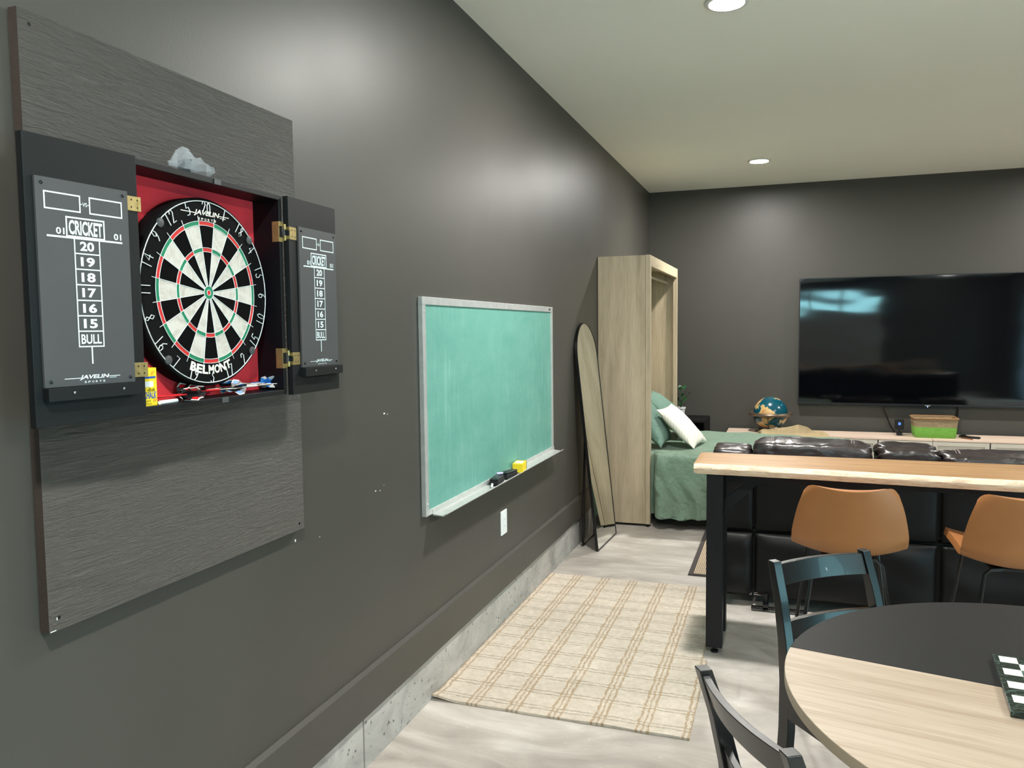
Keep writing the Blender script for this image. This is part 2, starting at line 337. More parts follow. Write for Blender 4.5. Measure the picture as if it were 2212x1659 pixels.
def rect_line(bm, T, x0, x1, y0, y1, w, mi=0):
    rect(bm, T, x0, x1, y1-w, y1, mi); rect(bm, T, x0, x1, y0, y0+w, mi); rect(bm, T, x0, x0+w, y0+w, y1-w, mi); rect(bm, T, x1-w, x1, y0+w, y1-w, mi)

def finish(bm, name, mats, parent=None, bevel=0, smooth=None, subsurf=0, solid=0, recalc=True):
    if recalc: bmesh.ops.recalc_face_normals(bm, faces=bm.faces)
    if parent is not None: o0 = ORG[parent.name]
    else:
        xs = [v.co.x for v in bm.verts]; ys = [v.co.y for v in bm.verts]; zs = [v.co.z for v in bm.verts]
        o0 = Vector(((min(xs)+max(xs))/2, (min(ys)+max(ys))/2, min(zs)))
    bmesh.ops.translate(bm, verts=bm.verts, vec=-o0)
    me = bpy.data.meshes.new(name); bm.to_mesh(me); bm.free()
    for m in (mats if isinstance(mats, (list, tuple)) else [mats]): me.materials.append(M[m] if isinstance(m, str) else m)
    ob = bpy.data.objects.new(name, me); COL.objects.link(ob)
    ORG[ob.name] = o0
    if parent is not None: ob.parent = parent
    else: ob.location = o0
    if smooth is None: smooth = 35
    if smooth:
        for p in me.polygons: p.use_smooth = True
        me.set_sharp_from_angle(angle=math.radians(smooth))
    if solid: md = ob.modifiers.new('solidify', 'SOLIDIFY'); md.thickness = solid; md.offset = 0
    if bevel:
        md = ob.modifiers.new('bevel', 'BEVEL'); md.width = bevel; md.segments = 2; md.limit_method = 'ANGLE'; md.angle_limit = math.radians(40); md.harden_normals = True
    if subsurf: md = ob.modifiers.new('subsurf', 'SUBSURF'); md.levels = subsurf; md.render_levels = subsurf
    return ob
def tag(o, label, cat, group=None, kind=None):
    o['label'] = label; o['category'] = cat
    if group: o['group'] = group
    if kind: o['kind'] = kind
    return o
def thing(name, loc, label, cat, group=None, rz=0, local=False):
    o = bpy.data.objects.new(name, None); COL.objects.link(o); o.location = loc; o.rotation_euler = (0, 0, rz); o.empty_display_size = 0.1
    ORG[o.name] = Vector((0, 0, 0)) if local else Vector(loc)
    return tag(o, label, cat, group)
def struct(bm, name, mats, parent=None, **k):
    o = finish(bm, name, mats, parent, **k)
    if parent is None: o['kind'] = 'structure'
    return o
def copy_tree(o, parent=None):
    c = o.copy(); COL.objects.link(c)
    if parent is not None: c.parent = parent
    for ch in list(o.children): copy_tree(ch, c)
    return c
def frame(o, ex, ey, ez):
    ex, ey, ez = Vector(ex), Vector(ey), Vector(ez)
    return Matrix(((ex.x, ey.x, ez.x, o[0]), (ex.y, ey.y, ez.y, o[1]), (ex.z, ey.z, ez.z, o[2]), (0, 0, 0, 1)))
WALLF = frame((0, 0, 0), (0, 1, 0), (0, 0, 1), (1, 0, 0))       # local u = y, v = z, w = x

# ================================================================== THE ROOM
XR, YB, YF, H = 5.6, 8.58, -1.6, 3.01
GX0, GX1, GZ = 0.95, 3.40, 2.30; DY0, DY1, DZ = -0.60, 1.90, 2.15
bm = bm_new(); box(bm, -0.2, XR+0.2, YF-0.2, YB+0.2, -0.2, 0); struct(bm, 'floor', 'floor', smooth=0)
bm = bm_new(); box(bm, -0.2, XR+0.2, YF-0.2, YB+0.2, H, H+0.15); struct(bm, 'ceiling', 'ceiling', smooth=0)
bm = bm_new(); box(bm, -0.15, 0, YF-0.2, YB+0.2, 0.18, H)
# chips in the paint, raw plaster showing
for y, z, a, b in ((1.9985, 0.927, .003, .004), (2.575, 1.255, .006, .0025), (2.60, 1.25, .003, .0015), (2.497, 0.98, .004, .002), (2.53, 0.975, .003, .0015), (2.56, 0.99, .002, .0012), (2.13, 0.905, .002, .0015)):
    rect(bm, WALLF, y-a, y+a, z-b, z+b, 1, 0.0004)
struct(bm, 'wall_left', ['wall', 'chalk'], smooth=0)
bm = bm_new(); box(bm, 0, XR, YB, YB+0.15, 0, H); struct(bm, 'wall_back', 'wall', smooth=0)
bm = bm_new(); box(bm, XR, XR+0.15, YF-0.2, DY0, 0, H); box(bm, XR, XR+0.15, DY0, DY1, DZ, H); box(bm, XR, XR+0.15, DY1, YB+0.2, 0, H); struct(bm, 'wall_right', 'wall', smooth=0)
# wall behind the camera with its roll-up door and glazed door openings
bm = bm_new(); box(bm, 0, GX0, YF-.15, YF, 0, H); box(bm, GX0, GX1, YF-.15, YF, GZ, H); box(bm, GX1, XR, YF-.15, YF, 0, H); struct(bm, 'wall_front', 'wall', smooth=0)
# painted baseboard standing proud, exposed concrete stem wall underneath
bm = bm_new(); prism(bm, [(0.0, 0.195), (0.015, 0.195), (0.015, 0.347), (0.004, 0.360), (0.0, 0.360)], YF, 6.06, frame((0, 0, 0), (1, 0, 0), (0, 0, 1), (0, 1, 0)))
struct(bm, 'baseboard_left', 'wall', smooth=0)
bm = bm_new(); box(bm, -0.15, 0.001, YF, 2.365, 0, 0.190); box(bm, -0.15, 0.003, 2.372, YB, 0, 0.194); struct(bm, 'trim_1', 'curb', smooth=0)
# roll-up door: four ribbed sections, the top one glazed
r_ = bm_new(); sh = (GZ)/4
for k in range(4):
    z0 = k*sh+0.004; z1 = (k+1)*sh-0.004
    if k < 3:
        box(r_, GX0, GX1, YF-0.06, YF-0.02, z0, z1)
        for j in range(2): box(r_, GX0+0.04, GX1-0.04, YF-0.02, YF-0.008, z0+0.06+j*0.25, z0+0.24+j*0.25)
    else:
        box(r_, GX0, GX1, YF-0.06, YF-0.02, z0, z0+0.14); box(r_, GX0, GX1, YF-0.06, YF-0.02, z1-0.10, z1)
        for xa in (GX0, GX0+0.80, GX0+1.62, GX1-0.06): box(r_, xa, xa+0.06, YF-0.06, YF-0.02, z0+0.14, z1-0.10)
gd = struct(r_, 'door_1', 'garage', bevel=0.006)
g_ = bm_new(); box(g_, GX0+0.05, GX1-0.05, YF-0.045, YF-0.040, 3*sh+0.14, 4*sh-0.10); finish(g_, 'door_glass', 'glass', gd, smooth=0)
d_ = bm_new(); dm = (DY0+DY1)/2
for a, b, c, e in ((DY0, DY0+.07, 0, DZ), (DY1-.07, DY1, 0, DZ), (dm-.05, dm+.05, .07, DZ-.07), (DY0+.07, DY1-.07, 0, .07), (DY0+.07, DY1-.07, DZ-.07, DZ)): box(d_, XR+.03, XR+.08, a, b, c, e)
dd = struct(d_, 'door_2', 'door_frame', bevel=0.004)
for a, b in ((DY0+.06, dm-.04), (dm+.04, DY1-.06)):
    g_ = bm_new(); box(g_, XR+.05, XR+.055, a, b, .06, DZ-.06); finish(g_, 'door_glass', 'glass', dd, smooth=0)
g_ = bm_new(); tube(g_, [(XR+.03, dm, .95), (XR-.03, dm, .95), (XR-.03, dm, 1.15), (XR+.03, dm, 1.15)], 0.009); finish(g_, 'door_handle', 'steel', dd)

# ------------------------------------------------------------------ recessed ceiling lamps
lab = ['round recessed ceiling lamp nearest the camera, cut by the top edge of the photo', 'round recessed ceiling lamp near the dark back wall, above the bed']
def lamp(x, y, label):
    t = thing('ceiling_lamp', (x, y, H), label, 'ceiling light', 'recessed ceiling lamps')
    b = bm_new(); lathe(b, [(0.098, -0.001), (0.098, -0.006), (0.092, -0.010), (0.078, -0.010), (0.076, -0.004), (0.076, -0.001)], (x, y, H), 40); finish(b, 'trim_ring', 'trim_white', t)
    b = bm_new(); lathe(b, [(0.0755, -0.0045), (0.0755, -0.0065)], (x, y, H), 40); finish(b, 'lens', 'lens', t, smooth=0)
    return t
lamp(1.134, 3.735, lab[0]); lamp(1.165, 7.31, lab[1])
lamp(1.15, 0.17, 'round recessed ceiling lamp above the camera, outside the photo')
for x, y in ((4.3, 0.17), (4.3, 3.74), (4.3, 7.31)): lamp(x, y, 'round recessed ceiling lamp in the row beyond the right edge of the photo')

# ================================================================== DART CORNER
t = thing('plywood_panel', (0.013, 1.57, 0.965), 'tall dark painted plywood backer panel screwed to the left wall behind the dart cabinet', 'panel')
b = bm_new(); fs = box(b, 0.004, 0.026, 1.133, 2.010, 0.966, 2.178)
for f in fs:
    if abs(f.calc_center_median().x-0.026) > 1e-4: f.material_index = 1
for y, z in ((1.158, 2.153), (1.985, 2.138), (1.156, 0.992), (1.985, 0.985)):
    vs = [b.verts.new(Vector((0.0264, y+0.004*math.cos(k*PI/4), z+0.004*math.sin(k*PI/4)))) for k in range(8)]
    f = b.faces.new(vs); f.material_index = 2
rect(b, WALLF, 1.150, 1.1525, 0.988, 0.9935, 3, 0.0266); rect(b, WALLF, 1.135, 1.148, 0.9675, 0.9695, 3, 0.0266)
finish(b, 'board', ['ply', 'ply_edge', 'screw', 'chalk'], t, smooth=0)

CY0, CY1, CZ0, CZ1, CX = 1.303, 1.817, 1.391, 1.925, 0.116
cab = thing('dart_cabinet', (0.07, 1.56, CZ0), 'open black dart cabinet with red lining and two scoreboard doors on the plywood', 'dart cabinet')
b = bm_new(); w = 0.013
box(b, 0.0262, CX, CY0, CY1, CZ1-w, CZ1); box(b, 0.0262, CX, CY0, CY1, CZ0, CZ0+w)
box(b, 0.0262, CX, CY0, CY0+w, CZ0+w, CZ1-w); box(b, 0.0262, CX, CY1-w, CY1, CZ0+w, CZ1-w)
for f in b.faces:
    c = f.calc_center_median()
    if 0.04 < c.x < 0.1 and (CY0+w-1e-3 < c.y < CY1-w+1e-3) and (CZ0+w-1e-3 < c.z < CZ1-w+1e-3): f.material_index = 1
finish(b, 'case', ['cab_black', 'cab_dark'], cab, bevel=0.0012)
b = bm_new(); box(b, 0.0262, 0.0335, CY0+w, CY1-w, CZ0+w, CZ1-w); finish(b, 'red_lining', 'red_back', cab, smooth=0)
for z in (CZ1-0.0065, CZ0+0.0065):
    b = bm_new(); box(b, CX, CX+0.0022, 1.553, 1.576, z-0.0065, z+0.0065); finish(b, 'catch_plate', 'clip_grey', cab, bevel=0.0005)
def put_logo(b, T, x0, x1, z0, z1, mi):
    """dart maker's logo: slanted wide letters between two thin javelin strokes, small word below"""
    w_ = x1-x0; h = z1-z0
    text(b, 'JAVELIN', T, x0+w_*.27, x0+w_*.78, z0+h*.36, z1, mi, 0.030, 0.35)
    rect(b, T, x0, x0+w_*.30, z0+h*.60, z0+h*.68, mi); rect(b, T, x0+w_*.74, x1, z0+h*.66, z0+h*.74, mi); rect(b, T, x0+w_*.80, x0+w_*.93, z0+h*.48, z0+h*.54, mi)
    for i, ch in enumerate('SPORTS'): text(b, ch, T, x0+w_*(.34+i*.067), x0+w_*(.34+i*.067+.04), z0, z0+h*.24, mi, 0.02)
def door(o, e, width, sx, label):
    """door in its own frame: u along e, v up, w out of its inner face"""
    e = Vector(e).normalized(); nrm = Vector((e.y, -e.x, 0)); T = frame((o[0], o[1], 0), e, (0, 0, 1), nrm)
    b = bm_new(); box(b, 0, width, 1.388, 1.926, -0.017, 0, 0, T); d = finish(b, 'door', 'cab_black', cab, bevel=0.0012)
    # scoreboard with its lettering
    b = bm_new(); box(b, sx, sx+.195, 1.4615, 1.849, 0.0005, 0.0055, 0, T)
    L = T @ Matrix.Translation((sx-.021, 0, 0.0058))
    rect_line(b, L, .036, .110, 1.7915, 1.8245, .0028, 1); rect_line(b, L, .128, .2015, 1.7915, 1.8245, .0028, 1)
    rect(b, L, .110, .1135, 1.8075, 1.809, 1); rect(b, L, .1245, .128, 1.8075, 1.809, 1); text(b, 'VS', L, .1142, .1238, 1.8045, 1.8122, 1, 0.01)
    rect_line(b, L, .0775, .160, 1.7440, 1.7825, .0030, 1); text(b, 'CRICKET', L, .0835, .1545, 1.7490, 1.7765, 1, 0.03)
    rect(b, L, .039, .199, 1.7410, 1.7445, 1)
    text(b, '01', L, .0575, .0745, 1.7475, 1.7600, 1, 0.022); text(b, '01', L, .180, .197, 1.7475, 1.7600, 1, 0.022)
    g0, g1 = 1.5350, 1.7425; hh = (g1-g0)/7
    rect(b, L, .0925, .0950, g0, g1, 1); rect(b, L, .1455, .1480, g0, g1, 1)
    for i, s in enumerate(('20', '19', '18', '17', '16', '15', 'BULL')):
        zt = g1-i*hh
        rect(b, L, .0925, .1480, zt-hh, zt-hh+.0025, 1)
        if i < 6: text(b, s, L, .1050, .1350, zt-hh+.0068, zt-.0048, 1, 0.032)
        else: text(b, s, L, .0985, .1420, zt-hh+.0062, zt-.0048, 1, 0.02)
    rect(b, L, .1188, .1218, 1.5025, 1.5355, 1)
    put_logo(b, L, .060, .180, 1.466, 1.4815, 1)
    for x, z in ((sx+.012, 1.838), (sx+.183, 1.838), (sx+.012, 1.472), (sx+.183, 1.472)):
        lathe(b, [(0.0032, 0), (0.0032, 0.0015), (0.0015, 0.0024)], (0, 0, 0), 12, 2, T @ Matrix.Translation((x, z, 0.0055)))
    finish(b, 'scoreboard', ['slate', 'print_white', 'screw'], d, smooth=30, recalc=False)
    b = bm_new(); box(b, sx-.001, sx+.2, 1.4360, 1.4605, 0.0005, 0.017, 0, T)
    for x in (sx+.05, sx+.158): lathe(b, [(0.0028, 0), (0.0028, 0.0012), (0.0012, 0.002)], (0, 0, 0), 12, 1, T @ Matrix.Translation((x, 1.450, 0.017)))
    finish(b, 'dart_rail', ['cab_black', 'steel'], d, bevel=0.001)
    return T
TL_ = door((.106, 1.063, 0), (.024, .245, 0), .240, .0165, 'left')
TR_ = door((.130, 1.826, 0), (-.007, .25, 0), .246, .040, 'right')
def hinge(T, u0, u1, z0, z1, extra):
    b = bm_new(); box(b, u0, u1, z0, z1, 0.0, 0.0016, 0, T)
    for du in (0.3, 0.75):
        for dz in (0.25, 0.75): lathe(b, [(0.002, 0), (0.0016, 0.0012)], (0, 0, 0), 8, 1, T @ Matrix.Translation((u0+(u1-u0)*du, z0+(z1-z0)*dz, 0.0016)))
    for p in extra: box(b, *p, 0, T)
    return b
for z0 in (1.812, 1.470):
    b = hinge(TL_, .214, .246, z0, z0+.030, ((.239, .246, z0, z0+.030, -0.012, 0.0032),)); finish(b, 'hinge', ['brass', 'screw'], cab, bevel=0.0006)
for z0 in (1.802, 1.462):
    b = hinge(TR_, .003, .035, z0+.008, z0+.042, ((.0, .006, z0+.008, z0+.018, -0.016, 0.0030), (.0, .006, z0+.032, z0+.042, -0.016, 0.0030)))
    # plate on the inside of the cabinet wall, knuckle column across the gap
    box(b, 0.094, CX, CY1-w-0.0016, CY1-w, z0, z0+.054); box(b, CX, CX+0.0016, CY1-w-.001, CY1+.004, z0, z0+.012); box(b, CX, CX+0.0016, CY1-w-.001, CY1+.004, z0+.042, z0+.054)
    for zz in (z0+.004, z0+.034): tube(b, [(0.121, 1.8215, zz), (0.121, 1.8215, zz+.014)], 0.0035, 10)
    tube(b, [(0.119, 1.8215, z0+.018), (0.119, 1.8215, z0+.034)], 0.0028, 10, 1)
    finish(b, 'hinge', ['brass', 'clip_grey'], cab, bevel=0.0004)

# dartboard
BC = Vector((0.0775, 1.566, 1.657)); BF = frame(BC, (0, 1, 0), (0, 0, 1), (1, 0, 0))
db = thing('dartboard', (0.036, 1.566, 1.657-0.2255), 'round black, cream, red and green bristle dartboard hanging inside the cabinet', 'dartboard')
b = bm_new(); lathe(b, [(0.2235, -0.0415), (0.2255, -0.039), (0.2255, -0.003), (0.2235, 0)], (0, 0, 0), 96, 0, BF); finish(b, 'rim', 'bd_rim', db, smooth=40)
b = bm_new(); R = [0, .0064, .0159, .0982, .1078, .1608, .1708]
def bp(r, a, z=0.0006): return BF @ Vector((r*math.sin(a), r*math.cos(a), z))
N = 20; SUB = 4
for s in range(N):
    for q in range(SUB):
        a0 = (s-0.5+q/SUB)*2*PI/N; a1 = (s-0.5+(q+1)/SUB)*2*PI/N; dark = s % 2 == 0
        for k in range(6):
            mi = 2 if k == 0 else 3 if k == 1 else ((0 if dark else 1) if k in (2, 4) else (2 if dark else 3))
            if k == 0: quad_pts = [bp(0, 0), bp(R[1], a1), bp(R[1], a0)]
            else: quad_pts = [bp(R[k], a0), bp(R[k], a1), bp(R[k+1], a1), bp(R[k+1], a0)]
            f = b.faces.new([b.verts.new(p) for p in quad_pts]); f.material_index = mi
put_logo(b, BF, -.083, .083, .1722, .1960, 4)
for i, ch in enumerate('BELMONT'):
    a = math.radians(180-(i-3)*6.4); T = BF @ Matrix.Rotation(-a+PI, 4, 'Z') @ Matrix.Translation((0, -.186, 0))
    text(b, ch, T, -.0098, .0098, -.0108, .0108, 4, 0.04)
finish(b, 'bristle_face', ['bd_black', 'bd_cream', 'bd_red', 'bd_green', 'board_text'], db, smooth=0)
b = bm_new()
for r in (.0064, .0159, .0982, .1078, .1608, .1708): tube(b, [bp(r, k*2*PI/80, 0.0014) for k in range(80)], 0.00075, 6, closed=True)
for s in range(N):
    a = (s-0.5)*2*PI/N; tube(b, [bp(.0159, a, 0.0014), bp(.183, a, 0.0014)], 0.00075, 5)
finish(b, 'segment_wires', 'wire', db, smooth=60)
b = bm_new(); RR = .2175
tube(b, [bp(RR, k*2*PI/100, 0.0022) for k in range(100)], 0.0013, 6, closed=True)
# wire numerals drawn as strokes (x, y in a unit cell)
G = {'0': [[(.5, 1), (.15, .75), (.15, .25), (.5, 0), (.85, .25), (.85, .75), (.5, 1)]], '1': [[(.5, 0), (.5, 1)]],
     '2': [[(.1, .75), (.3, 1), (.7, 1), (.9, .75), (.1, 0), (.9, 0)]], '3': [[(.1, 1), (.9, 1), (.5, .6), (.9, .35), (.7, 0), (.2, 0), (.1, .15)]],
     '4': [[(.75, 0), (.75, 1), (.1, .35), (1, .35)]], '5': [[(.9, 1), (.2, 1), (.15, .55), (.7, .6), (.9, .3), (.7, 0), (.1, 0)]],
     '6': [[(.85, 1), (.3, .7), (.12, .3), (.4, 0), (.8, .1), (.85, .4), (.5, .55), (.15, .35)]], '7': [[(.1, 1), (.9, 1), (.4, 0)]],
     '8': [[(.5, .52), (.2, .75), (.5, 1), (.8, .75), (.5, .52), (.15, .25), (.5, 0), (.85, .25), (.5, .52)]],
     '9': [[(.85, .65), (.5, .45), (.15, .65), (.3, .95), (.7, 1), (.88, .7), (.7, .3), (.3, 0)]]}
for s, num in enumerate((20, 1, 18, 4, 13, 6, 10, 15, 2, 17, 3, 19, 7, 16, 8, 11, 14, 9, 12, 5)):
    a = s*2*PI/N; up = 1 if (s <= 5 or s >= 14) else -1
    st = str(num); cw = .0135; tw = cw*len(st)+.003*(len(st)-1)
    for i, ch in enumerate(st):
        for line in G[ch]:
            pts = []
            for x, y in line:
                lx = -tw/2+i*(cw+.003)+x*cw; ly = (y-0.5)*.029
                T = BF @ Matrix.Rotation(-a, 4, 'Z') @ Matrix.Translation((0, RR-.0150, 0.0024)) @ Matrix.Rotation(0 if up > 0 else PI, 4, 'Z')
                pts.append(T @ Vector((lx, ly, 0)))
            tube(b, pts, 0.0011, 5)
finish(b, 'number_ring', 'wire', db, smooth=60)
for a in (-45, 48, 133, 222):
    a = math.radians(a); b = bm_new(); lathe(b, [(.0105, 0.0008), (.0105, .0035), (.008, .0045)], (0, 0, 0), 18, 0, BF @ Matrix.Translation((.212*math.sin(a), .212*math.cos(a), 0)))
    finish(b, 'ring_clip', 'clip_grey', db)

# chalk carton standing in the cabinet
z0 = CZ0+w+0.0002
b = bm_new(); X0, X1, Y0, Y1, Z1 = .078, .106, 1.319, 1.358, z0+.082
box(b, X0, X1, Y0, Y1, z0, Z1)
F = frame((X1, Y0, z0), (0, 1, 0), (0, 0, 1), (1, 0, 0)); w_ = Y1-Y0
rect(b, F, .001, w_-.003, .059, .0635, 1); rect(b, F, .006, w_*.75, .041, .053, 4); text(b, '-dust', F, .012, w_-.006, .0310, .0395, 3, 0.01)
text(b, 'CHALK', F, -.0+.001, w_-.002, .0155, .0305, 1, 0.03); text(b, 'WHITE', F, .004, w_*.52, .0085, .0125, 3); text(b, 'STICKS', F, .004, w_*.58, .0025, .0065, 3)
for x, z in ((.022, .066), (.027, .067), (.026, .0075), (.031, .007)): quad(b, [F @ Vector(p) for p in ((x, z, .0006), (x+.0012, z, .0006), (x+.006, z+.008, .0006), (x+.0045, z+.008, .0006))], 2)
bmesh.ops.translate(b, verts=b.verts, vec=(0, 0, 0))
tag(finish(b, 'chalk_box', ['yellow', 'blue_print', 'red_print', 'screw', 'chalk'], smooth=0), 'upright yellow chalk carton with blue lettering in the lower left corner of the dart cabinet', 'chalk box')
# darts lying on the cabinet floor
def dart(pos, ang, roll, m_shaft, m_flight, m_tip, label, group):
    """local x runs from the point to the flight"""
    t = thing('dart', pos, label, 'dart', group, local=True); t.rotation_euler = (roll, 0, 0)
    t.rotation_mode = 'XYZ'; t.matrix_world = Matrix.Translation(pos) @ Matrix.Rotation(ang, 4, 'Z') @ Matrix.Rotation(roll, 4, 'X')
    RX = Matrix.Rotation(PI/2, 4, 'Y')
    b = bm_new(); lathe(b, [(0.0006, -.075), (0.0011, -.052), (0.0028, -.050), (0.0034, -.036), (0.0030, -.030), (0.0034, -.022), (0.0030, -.008), (0.0022, -.004)], (0, 0, 0), 12, 0, RX); finish(b, 'barrel', 'dart_red' if 'beside the yellow' in label else 'steel', t)
    b = bm_new(); lathe(b, [(0.0018, -.004), (0.0030, .0), (0.0030, .030), (0.0024, .046), (0.0016, .050)], (0, 0, 0), 12, 0, RX); finish(b, 'shaft', m_shaft, t)
    for k in range(4):
        A = Matrix.Rotation(k*PI/2, 4, 'X'); b = bm_new()
        P = [(.034, .0012), (.050, .019), (.068, .0225), (.080, .012), (.082, .0012)]
        TT = A @ frame((0, 0, 0), (1, 0, 0), (0, 0, 1), (0, -1, 0))
        prism(b, P, -.0003, .0003, TT, 0)
        prism(b, [(.050, .019), (.068, .0225), (.080, .012), (.0765, .0125), (.066, .0195), (.052, .0165)], -.0005, .0005, TT, 1)
        prism(b, [(.054, .0155), (.066, .0190), (.0755, .012), (.068, .010), (.058, .011)], -.0005, .0005, TT, 2)
        finish(b, 'flight', [m_flight, 'dart_white', m_tip], t, smooth=0)
    return t
zf = z0+.0165
dart((.100, 1.392, zf), math.radians(75), .7, 'dart_red', 'dart_black', 'dart_red', 'red dart with black flight lying directly beside the yellow chalk carton', 'red darts')
dart((.088, 1.577, zf), math.radians(255), .7, 'dart_red', 'dart_black', 'dart_red', 'red dart pointing right with its steel barrel showing, below the dartboard lettering', 'red darts')
dart((.062, 1.560, zf+.001), math.radians(262), .35, 'dart_red', 'dart_black', 'dart_red', 'red dart half hidden behind the other red darts on the cabinet floor', 'red darts')
dart((.105, 1.700, zf+.002), math.radians(263), .5, 'dart_white', 'dart_black', 'dart_blue', 'white-shafted dart with blue and black flight, nearest of the three to the cabinet front edge', 'blue darts')
dart((.080, 1.690, zf+.004), math.radians(262), .9, 'dart_white', 'dart_black', 'dart_blue', 'white-shafted dart in the middle of the cluster of blue and black flights', 'blue darts')
dart((.062, 1.735, zf+.004), math.radians(82), .75, 'dart_blue', 'dart_blue', 'dart_white', 'blue dart whose flight lies at the right end of the cabinet floor', 'blue darts')
b = bm_new(); tube(b, [(.108, 1.362, z0+.0045), (.104, 1.418, z0+.0045)], .0045, 12); tag(finish(b, 'chalk_stick', 'chalk'), 'white chalk stick lying on the cabinet floor by the yellow carton', 'chalk')
# small black adapter in a clear bag on top of the cabinet
zt = CZ1+0.0006
t = thing('bagged_bracket', (.085, 1.51, zt), 'small dark box wrapped in a crumpled clear plastic bag on top of the dart cabinet', 'bag')
b = bm_new(); box(b, .068, .108, 1.488, 1.540, zt, zt+.034); finish(b, 'dark_box', 'clip_grey', t, bevel=.003)
b = bm_new(); random.seed(3)
def bagf(u, v):
    a = u*2*PI; yy = 1.44+.145*v; env = .10+0.9*math.sin(PI*min(1, max(0, (v*1.02))))**.6
    if v < .35: env *= .75
    p = Vector((.088+.028*math.cos(a)*env, yy, zt+.0215+.0205*math.sin(a)*env))
    d = noise.noise_vector(p*70)*.010; p += d; p.z += .03*math.exp(-((v-.30)/.06)**2)*max(0, math.sin(a))
    p.z = max(p.z, zt+.0004); return p
grid(b, bagf, 16, 15); finish(b, 'clear_bag', 'bag', t, smooth=22)

# ================================================================== CHALKBOARD
cb = thing('chalkboard', (0.0, 3.81, .79), 'green chalkboard in an aluminium frame mounted on the left wall', 'chalkboard')
y0, y1, z0b, z1b = 2.873, 4.747, .797, 1.697
b = bm_new(); box(b, .003, .014, y0+.01, y1-.01, z0b+.01, z1b-.01); finish(b, 'writing_surface', 'chalkboard', cb, smooth=0)
for nm, a in (('top', (y0, y1, z1b-.032, z1b)), ('left', (y0, y0+.030, z0b, z1b-.032)), ('right', (y1-.030, y1, z0b, z1b-.032)), ('bottom', (y0+.03, y1-.03, z0b, z0b+.022))):
    b = bm_new(); box(b, .001, .021, a[0], a[1], a[2], a[3])
    if nm == 'top':
        for k in range(3): rect(b, frame((.0212, 0, 0), (0, 1, 0), (0, 0, 1), (1, 0, 0)), y1-.085+k*.012, y1-.077+k*.012, z1b-.022, z1b-.010, 1)
    if nm in ('left', 'right'):
        for z in (z0b+.05, z1b-.06): lathe(b, [(.005, 0), (.005, .002), (.002, .0035)], (0, 0, 0), 12, 0, frame((.021, (a[0]+a[1])/2, z), (0, 1, 0), (0, 0, 1), (1, 0, 0)))
    finish(b, 'frame_rail', ['alu', 'screw'], cb, bevel=.0015)
# tray: sloped lip profile extruded along y
b = bm_new(); prof = [(.0222, .8185), (.0222, .797), (.068, .792), (.082, .802), (.084, .799), (.070, .788), (.0214, .7905), (.0214, .8185)]
TY = frame((0, 0, 0), (1, 0, 0), (0, 0, 1), (0, 1, 0)); prism(b, prof[::-1], 2.935, 4.755, TY); finish(b, 'chalk_tray', 'alu', cb, bevel=.0006)
zt = .7965
def eraser(y, ang, label):
    t = thing('chalk_eraser', (.052, y, zt), label, 'eraser', 'black erasers on the chalk tray', rz=ang, local=True)
    b = bm_new(); box(b, -.024, .024, -.062, .062, .0005, .024); finish(b, 'felt_pad', 'felt', t, bevel=.006)
    b = bm_new(); box(b, -.023, .023, -.061, .061, .024, .033); rect(b, Matrix.Translation((0, 0, .0334)), -.010, .004, -.02, .035, 1); finish(b, 'back_plate', ['black_plastic', 'clip_grey'], t, bevel=.004)
    return t
eraser(3.625, .10, 'black felt chalk eraser with a lilac chalk piece on it, left on the tray'); eraser(3.80, -.12, 'black felt chalk eraser between the other eraser and the yellow box')
b = bm_new(); tube(b, [(.035, 3.668, zt+.040), (.060, 3.690, zt+.040)], .0055, 12); tag(finish(b, 'chalk_stick', 'chalk_lilac'), 'short lilac chalk piece lying on top of the left eraser', 'chalk')
b = bm_new(); tube(b, [(.066, 3.515, zt+.0065), (.040, 3.590, zt+.0065)], .0058, 12); tag(finish(b, 'chalk_stick', 'chalk'), 'white chalk stick at the left end of the erasers on the tray', 'chalk')
b = bm_new(); T = frame((.05, 3.985, zt+.0005), (math.cos(.15), math.sin(.15), 0), (-math.sin(.15), math.cos(.15), 0), (0, 0, 1)); box(b, -.028, .028, -.062, .062, 0, .048, 0, T); box(b, -.0285, .0285, .050, .0625, -.0002, .0485, 1, T)
quad(b, [T @ Vector(p) for p in ((-.02, -.04, .0484), (.02, -.04, .0484), (.02, .03, .0484), (-.02, .03, .0484))], 2)
tag(finish(b, 'chalk_box', ['yellow', 'green_print', 'chalk'], bevel=.0015), 'yellow chalk box with a dark green end on the chalkboard tray', 'chalk box')
# blank wall plate with decora outlet
t = thing('wall_outlet', (0, 3.853, .475), 'white wall outlet plate below the chalkboard', 'outlet')
b = bm_new(); box(b, 0, .006, 3.806, 3.896, .478, .606); finish(b, 'cover_plate', 'white_plastic', t, bevel=.002)
b = bm_new(); box(b, .006, .0085, 3.832, 3.870, .505, .580); finish(b, 'receptacle', 'white_plastic', t, bevel=.001)
for zz in (.558, .522):
    b = bm_new(); rect(b, WALLF, 3.843, 3.845, zz-.005, zz+.005, 0, .0087); rect(b, WALLF, 3.857, 3.859, zz-.005, zz+.005, 0, .0087); finish(b, 'socket_slots', 'clip_grey', t, smooth=0)

# ================================================================== MIRROR
MQ = (0.1816, 5.2955, 0.0457, 0.1064, 0.5143, 1.6081)
th, al, mw, mh = MQ[2:]
